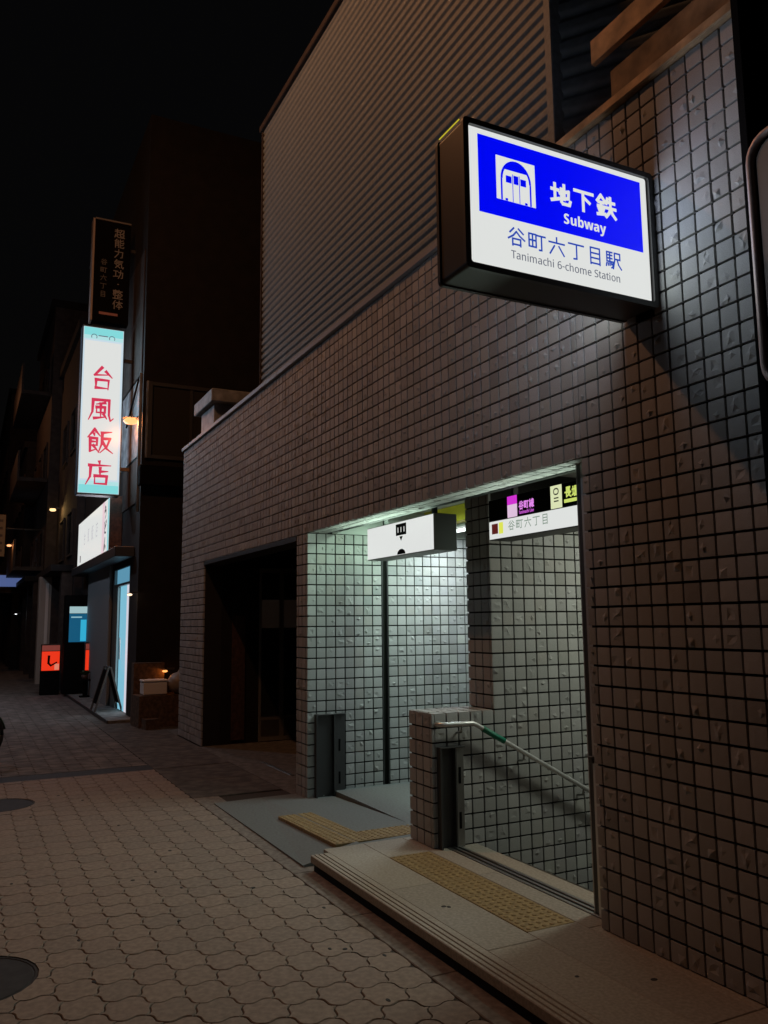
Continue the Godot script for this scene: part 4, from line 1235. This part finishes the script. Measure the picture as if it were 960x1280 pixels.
func restaurant_signs() -> void:
	# tall lit blade sign
	var s := thing("vertical_restaurant_sign", "tall lit white sign with four red characters hanging over the pavement", "sign", Vector3(-0.856, 5.50, -12.2))
	part(s, "case", prism(rounded(0.76, 3.20, 0.02), -0.26, -0.004), mat(Color(0.05, 0.10, 0.14), 0.5))
	for side in 2:
		var face := Node3D.new()
		face.name = "face"
		s.add_child(face, true)
		face.transform = Transform3D(Basis.IDENTITY, Vector3.ZERO) if side == 0 else Transform3D(Basis(Vector3.UP, PI), Vector3(0, 0, -0.264))
		part(face, "border_panel", sheet(0.72, 3.14, 0, 0, -0.003, 0.003), glow(Color(0.84, 0.92, 0.97), 0.85))
		for y in [-1.49, 1.49]:
			part(face, "cyan_band", sheet(0.70, 0.15, 0, y, 0.0004, 0.0004), glow(Color(0.55, 0.91, 0.92), 0.85))
			part(face, "cyan_band", sheet(0.70, 0.07, 0, y * 0.925, 0.0004, 0.0004), glow(Color(0.74, 0.94, 0.95), 0.85))
		part(face, "white_panel", sheet(0.655, 2.62, -0.005, 0.0, 0.0008, 0.0006), M.white)
		var red := glow(Color(0.88, 0.22, 0.36), 0.85)
		write(face, "台風飯店", Vector3(0.0, 0.60, 0.0022), Vector3(0, -0.60, 0), 0.46, 0.46, 0.04, red, 1.1)
		var ring := PackedVector2Array()
		for k in 13:
			var t := -0.6 + (PI + 1.2) * k / 12
			ring.append(Vector2(cos(t), sin(t)) * 0.055)
		for k in 13:
			var t := PI + 0.6 - (PI + 1.2) * k / 12
			ring.append(Vector2(cos(t), sin(t)) * 0.042)
		for x in [-0.17, 0.15]:
			part(face, "motif", prism(ring, 0.0018, 0.0024), M.ink_grey, Vector3(x, 1.39, 0))
		part(face, "motif", sheet(0.17, 0.018, -0.01, 1.42, 0.0018, 0.0005), M.ink_grey)
		panel_light(face, Vector2(0.66, 2.9), Vector3(0, 0, 0.012), Color(0.72, 0.90, 1.0), 1.0)
	part(s, "bracket", box(Vector3(0.381, 1.0, -0.16), Vector3(0.55, 1.06, -0.10)), M.gunmetal)
	part(s, "bracket", box(Vector3(0.381, -1.1, -0.16), Vector3(0.55, -1.04, -0.10)), M.gunmetal)
	# black sign above it
	var b := thing("black_vertical_sign", "unlit black vertical sign with dim lettering above the tall white sign", "sign", Vector3(-0.745, 8.23, -12.25))
	part(b, "case", prism(rounded(0.66, 2.02, 0.01), -0.2, -0.004), M.black)
	part(b, "frame_edge", box(Vector3(-0.37, -1.01, -0.21), Vector3(-0.331, 1.02, 0.02), 0.004), mat(Color(0.42, 0.36, 0.32), 0.5))
	part(b, "frame_edge", box(Vector3(-0.329, 1.011, -0.21), Vector3(0.33, 1.04, 0.02), 0.004), mat(Color(0.22, 0.22, 0.22), 0.5))
	part(b, "face", sheet(0.64, 1.98, 0, 0, -0.003, 0.003), M.black)
	var pale := mat(Color(0.30, 0.30, 0.29), 0.6)
	write(b, "超能力気功・整体", Vector3(0.12, 0.80, 0.001), Vector3(0, -0.205, 0), 0.19, 0.19, 0.018, pale)
	write(b, "谷町六丁目", Vector3(-0.15, 0.18, 0.001), Vector3(0, -0.16, 0), 0.12, 0.12, 0.012, mat(Color(0.15, 0.15, 0.15), 0.6))
	part(b, "red_stripe", sheet(0.34, 0.05, -0.04, -0.84, 0.0005, 0.0006), mat(Color(0.45, 0.22, 0.22), 0.6))
	part(b, "bracket", box(Vector3(0.331, 0.5, -0.14), Vector3(0.44, 0.56, -0.08)), M.gunmetal)
	# fascia sign, parallel to the street
	var f := thing("fascia_sign", "wide white lit shop sign above the restaurant door under the tall sign", "sign", Vector3(-0.52, 3.47, -15.55), -PI / 2)
	part(f, "case", box(Vector3(-2.5, -0.56, -0.24), Vector3(2.5, 0.56, -0.004), 0.01), M.brown)
	part(f, "face", sheet(4.9, 1.06, 0, 0, -0.003, 0.003), M.white)
	part(f, "edge_strip", sheet(0.16, 1.06, 2.36, 0, 0.0006, 0.0006), glow(Color(0.55, 0.86, 0.90), 0.85))
	var ink := glow(Color(0.45, 0.40, 0.45), 0.8)
	part(f, "pink_band", sheet(0.34, 1.06, 1.72, 0, 0.0006, 0.0006), glow(Color(0.95, 0.84, 0.88), 0.85))
	write(f, "うどん", Vector3(1.98, 0.30, 0.0016), Vector3(0, -0.32, 0), 0.30, 0.26, 0.05, glow(Color(0.22, 0.2, 0.28), 0.7), 0.6)
	write(f, "台風飯店", Vector3(-1.2, 0.08, 0.0016), Vector3(0.66, 0, 0), 0.34, 0.34, 0.03, glow(Color(0.78, 0.78, 0.80), 0.85))
	part(f, "mark", sheet(0.16, 0.16, -1.9, -0.36, 0.0006, 0.0006), ink)
	panel_light(f, Vector2(4.8, 1.0), Vector3(0, 0, 0.012), Color(0.95, 0.94, 1.0), 1.3)

func small_things() -> void:
	# lit poster cabinet
	var v := thing("poster_cabinet", "black free standing cabinet with a glowing blue poster beside the stone wall", "cabinet", Vector3(-0.55, -0.05, -17.3))
	part(v, "case", box(Vector3(-0.27, 0.0, -0.4), Vector3(0.27, 2.3, 0), 0.01), M.black)
	part(v, "header", sheet(0.42, 0.16, 0.03, 1.95, 0.0005, 0.002), glow(Color(0.72, 0.86, 0.88), 0.7))
	part(v, "poster", sheet(0.42, 0.66, 0.03, 1.53, 0.0005, 0.002), glow(Color(0.10, 0.42, 0.58), 0.6))
	part(v, "poster_stripe", sheet(0.13, 0.50, 0.14, 1.47, 0.003, 0.001), glow(Color(0.22, 0.74, 0.90), 0.8))
	part(v, "poster_stripe", sheet(0.24, 0.03, -0.02, 1.78, 0.003, 0.001), glow(Color(0.65, 0.85, 0.9), 0.7))
	panel_light(v, Vector2(0.4, 0.8), Vector3(0.03, 1.6, 0.01), Color(0.4, 0.8, 1.0), 0.12)
	# red lit standing signs
	for k in 2:
		var at := Vector3(-1.04, GY, -18.0) if k == 0 else Vector3(-0.375, -0.05, -16.6)
		var o := thing("red_standing_sign", "glowing red standing sign with black base on the pavement" if k == 0 else "small glowing red sign partly hidden behind the stone wall", "sign", at)
		var w := 0.42 if k == 0 else 0.12
		part(o, "base", box(Vector3(-w / 2, 0, -0.22), Vector3(w / 2, 0.56 if k == 0 else 0.5, 0), 0.01), M.black)
		part(o, "case", box(Vector3(-w / 2, 0.562 if k == 0 else 0.502, -0.2), Vector3(w / 2, 1.2, -0.004), 0.008), M.brown)
		part(o, "face", sheet(w - 0.02, 0.45, 0, 0.80, -0.003, 0.003), glow(Color(0.96, 0.22, 0.10), 0.9))
		part(o, "header", sheet(w - 0.02, 0.13, 0, 1.105, -0.003, 0.003), glow(Color(0.62, 0.30, 0.26), 0.5))
		if k == 0:
			part(o, "character", glyph("し", 0.3, 0.26, 0.045, 0.6), M.black, Vector3(0.02, 0.80, 0.001))
			part(o, "pale_corner", sheet(0.10, 0.14, 0.14, 0.66, 0.0004, 0.0004), glow(Color(0.93, 0.55, 0.45), 0.8))
			panel_light(o, Vector2(0.4, 0.45), Vector3(0, 0.8, 0.01), Color(1.0, 0.3, 0.15), 0.2)
	# planter
	var pl := thing("potted_plant", "small potted plant on a black stand beside the stone wall", "plant", Vector3(-0.46, -0.05, -16.3))
	part(pl, "stand", boxes([[Vector3(-0.10, 0.0, -0.1), Vector3(0.10, 0.03, 0.1)], [Vector3(-0.03, 0.03, -0.03), Vector3(0.03, 0.36, 0.03)], [Vector3(-0.11, 0.36, -0.11), Vector3(0.11, 0.39, 0.11)]]), M.black)
	part(pl, "pot", lathe([Vector2(0.0, 0.391), Vector2(0.06, 0.391), Vector2(0.08, 0.49), Vector2(0.07, 0.49), Vector2(0.0, 0.47)], 14), M.brown)
	for k in 14:
		var a := k * 2.4
		var st := mb()
		var d := Vector3(cos(a), 0, sin(a))
		var p0 := Vector3(0, 0.47, 0)
		var p1 := p0 + d * 0.07 + Vector3(0, 0.08 + 0.01 * (k % 4), 0)
		var p2 := p1 + d * 0.06 + Vector3(0, 0.0, 0)
		var sd := d.cross(Vector3.UP) * 0.025
		quad(st, p0, p1 + sd, p2, p1 - sd, Vector3.UP)
		part(pl, "leaf", done(st), M.leaf)
	# A-board
	var ab := thing("easel_sign", "black wooden easel board standing open in front of the restaurant door", "sign", Vector3(-0.46, -0.05, -13.05))
	for s in [-1.0, 1.0]:
		var leaf := Node3D.new()
		leaf.name = "panel"
		ab.add_child(leaf, true)
		leaf.transform = Transform3D(Basis(Vector3(0, 0, 1), -s * -0.27), Vector3(s * 0.24, 0, 0))
		part(leaf, "board", box(Vector3(-0.012, 0.14, -0.22), Vector3(0.0, 0.78, 0.22), 0.003), M.black)
		for z in [-0.25, 0.25]:
			part(leaf, "leg", box(Vector3(-0.02, 0.0, z - 0.022), Vector3(0.014, 0.84, z + 0.022), 0.004), M.wood)
	part(ab, "hinge", tube([Vector3(0, 0.80, -0.22), Vector3(0, 0.80, 0.22)], 0.02, 8), M.gunmetal)
	# boxes in the alley
	var c1 := thing("cardboard_box", "large brown cardboard box at the mouth of the dark alley", "box", Vector3(-0.05, GY, -10.55), 0.06)
	carton(c1, 0.68, 0.5, 0.5)
	var c2 := thing("cardboard_box", "folded tall cardboard leaning behind the boxes in the alley", "box", Vector3(-0.12, GY, -10.95), -0.03)
	carton(c2, 0.5, 1.0, 0.25)
	var c3 := thing("cardboard_box", "small ochre cardboard box on the ground in front of the alley boxes", "box", Vector3(-0.22, GY, -10.12), 0.15)
	carton(c3, 0.22, 0.16, 0.2)
	var sb := thing("styrofoam_box", "white styrofoam box on top of the large cardboard box", "box", Vector3(-0.10, GY + 0.505, -10.55), 0.04)
	part(sb, "body", box(Vector3(-0.19, 0, -0.14), Vector3(0.19, 0.20, 0.14), 0.012), M.styro)
	part(sb, "lid", box(Vector3(-0.2, 0.202, -0.15), Vector3(0.2, 0.24, 0.15), 0.012), M.styro)
	var bag := thing("rubbish_bag", "pale plastic rubbish bag slumped against the tiled wall end", "bag", Vector3(0.30, GY + 0.5, -10.5))
	var st := SurfaceTool.new()
	st.begin(Mesh.PRIMITIVE_TRIANGLES)
	st.set_smooth_group(0)
	var nn := FastNoiseLite.new()
	nn.seed = 3
	nn.frequency = 3.2
	var pt := func(i: int, j: int) -> Vector3:
		var th := PI * j / 10.0
		var ph := TAU * (i % 16) / 16.0
		var d := Vector3(sin(th) * cos(ph), -cos(th), sin(th) * sin(ph))
		var r := 0.19 * (1.0 + 0.28 * nn.get_noise_3dv(d * 1.3)) * (0.45 if j == 9 else 1.0)
		return Vector3(d.x * r, (d.y + 1.0) * 0.18 * (1.0 if j < 10 else 1.1), d.z * r)
	for j in 10:
		for i in 16:
			quad(st, pt.call(i, j), pt.call(i + 1, j), pt.call(i + 1, j + 1), pt.call(i, j + 1), pt.call(i, j) - Vector3(0, 0.18, 0))
	st.generate_normals()
	part(bag, "sack", st.commit(), M.bag)
	var crate := thing("cardboard_box", "upright brown carton under the plastic rubbish bag", "box", Vector3(0.33, GY, -10.5), -0.08)
	carton(crate, 0.4, 0.495, 0.4)
	wall_lamp(Vector3(0.12, GY + 0.86, -10.75), 0.035, Color(1.0, 0.55, 0.2), 0.06, "small orange lamp glowing low behind the styrofoam box")
	# bicycle at the left edge, mostly outside the picture
	bicycle()

func carton(o: Node3D, w: float, h: float, d: float) -> void:
	part(o, "carton", box(Vector3(-w / 2, 0, -d / 2), Vector3(w / 2, h - 0.006, d / 2), 0.004), M.cardboard)
	for s in [-1.0, 1.0]:
		part(o, "flap", box(Vector3(-w / 2, h - 0.005, 0.003 if s > 0 else -d / 2), Vector3(w / 2, h, d / 2 if s > 0 else -0.003)), M.cardboard)

func bicycle() -> void:
	var b := thing("bicycle", "dark bicycle parked across the pavement at the left picture edge", "bicycle", Vector3(-2.76, GY, -7.75), 0.12)
	# local +X points to the front wheel near the picture edge
	for x in [0.0, -1.06]:
		var w := Node3D.new()
		w.name = "wheel"
		b.add_child(w, true)
		w.position = Vector3(x, 0.33, 0)
		var ring: Array = []
		var rim: Array = []
		for k in 33:
			var t := TAU * k / 32
			ring.append(Vector3(cos(t), sin(t), 0) * 0.312)
			rim.append(Vector3(cos(t), sin(t), 0) * 0.288)
		part(w, "tyre", tube(ring, 0.02, 8), M.rubber)
		part(w, "rim", tube(rim, 0.009, 6), M.steel_dull)
		part(w, "hub", tube([Vector3(0, 0, -0.05), Vector3(0, 0, 0.05)], 0.022, 8), M.steel_dull)
		for k in 16:
			var t := TAU * k / 16
			part(w, "spoke", tube([Vector3(0, 0, 0.03 if k % 2 else -0.03), Vector3(cos(t) * 0.285, sin(t) * 0.285, 0)], 0.0014, 4), M.steel_dull)
	var fr := mb()
	for t in [[Vector3(-0.16, 0.78, 0), Vector3(-0.56, 0.30, 0)], [Vector3(-0.16, 0.78, 0), Vector3(-0.70, 0.76, 0)], [Vector3(-0.56, 0.30, 0), Vector3(-0.72, 0.84, 0)], [Vector3(-0.56, 0.30, 0), Vector3(-1.06, 0.33, 0.03)], [Vector3(-0.70, 0.74, 0), Vector3(-1.06, 0.33, 0.03)]]:
		add_tube(fr, t, 0.016, 8)
	part(b, "frame", done(fr), M.paint_bike)
	part(b, "fork", tube([Vector3(-0.18, 0.86, 0), Vector3(-0.12, 0.66, 0.0), Vector3(0, 0.33, 0.05)], 0.013, 8), M.paint_bike)
	part(b, "handlebar", tube([Vector3(-0.30, 0.98, -0.27), Vector3(-0.18, 1.0, -0.16), Vector3(-0.16, 0.94, 0), Vector3(-0.18, 1.0, 0.16), Vector3(-0.30, 0.98, 0.27)], 0.011, 8), M.steel_dull)
	part(b, "stem", tube([Vector3(-0.18, 0.84, 0), Vector3(-0.165, 0.945, 0)], 0.013, 8), M.steel_dull)
	part(b, "saddle", prism(PackedVector2Array([Vector2(-0.86, 0.84), Vector2(-0.58, 0.86), Vector2(-0.60, 0.90), Vector2(-0.86, 0.91)]), -0.06, 0.06), M.rubber)
	part(b, "crank", tube([Vector3(-0.56, 0.30, -0.07), Vector3(-0.56, 0.30, 0.07)], 0.03, 10), M.steel_dull)
	for s in [-1.0, 1.0]:
		part(b, "pedal", box(Vector3(-0.60 + s * 0.12, 0.27 - s * 0.1, s * 0.12 - 0.045), Vector3(-0.52 + s * 0.12, 0.29 - s * 0.1, s * 0.12 + 0.045)), M.rubber)
		part(b, "crank_arm", tube([Vector3(-0.56, 0.30, s * 0.075), Vector3(-0.56 + s * 0.12, 0.28 - s * 0.1, s * 0.08)], 0.009, 6), M.steel_dull)
	part(b, "mudguard", tube(arc(Vector3(0, 0.33, 0), 0.345, 0.2, 2.4), 0.014, 6), M.paint_bike)
	part(b, "mudguard", tube(arc(Vector3(-1.06, 0.33, 0), 0.345, 0.6, 2.9), 0.014, 6), M.paint_bike)
	part(b, "kickstand", tube([Vector3(-1.0, 0.30, 0.05), Vector3(-0.98, 0.01, 0.16)], 0.009, 6), M.steel_dull)

func arc(c: Vector3, r: float, a0: float, a1: float) -> Array:
	var out: Array = []
	for k in 13:
		var t := lerpf(a0, a1, k / 12.0)
		out.append(c + Vector3(cos(t) * r, sin(t) * r, 0))
	return out
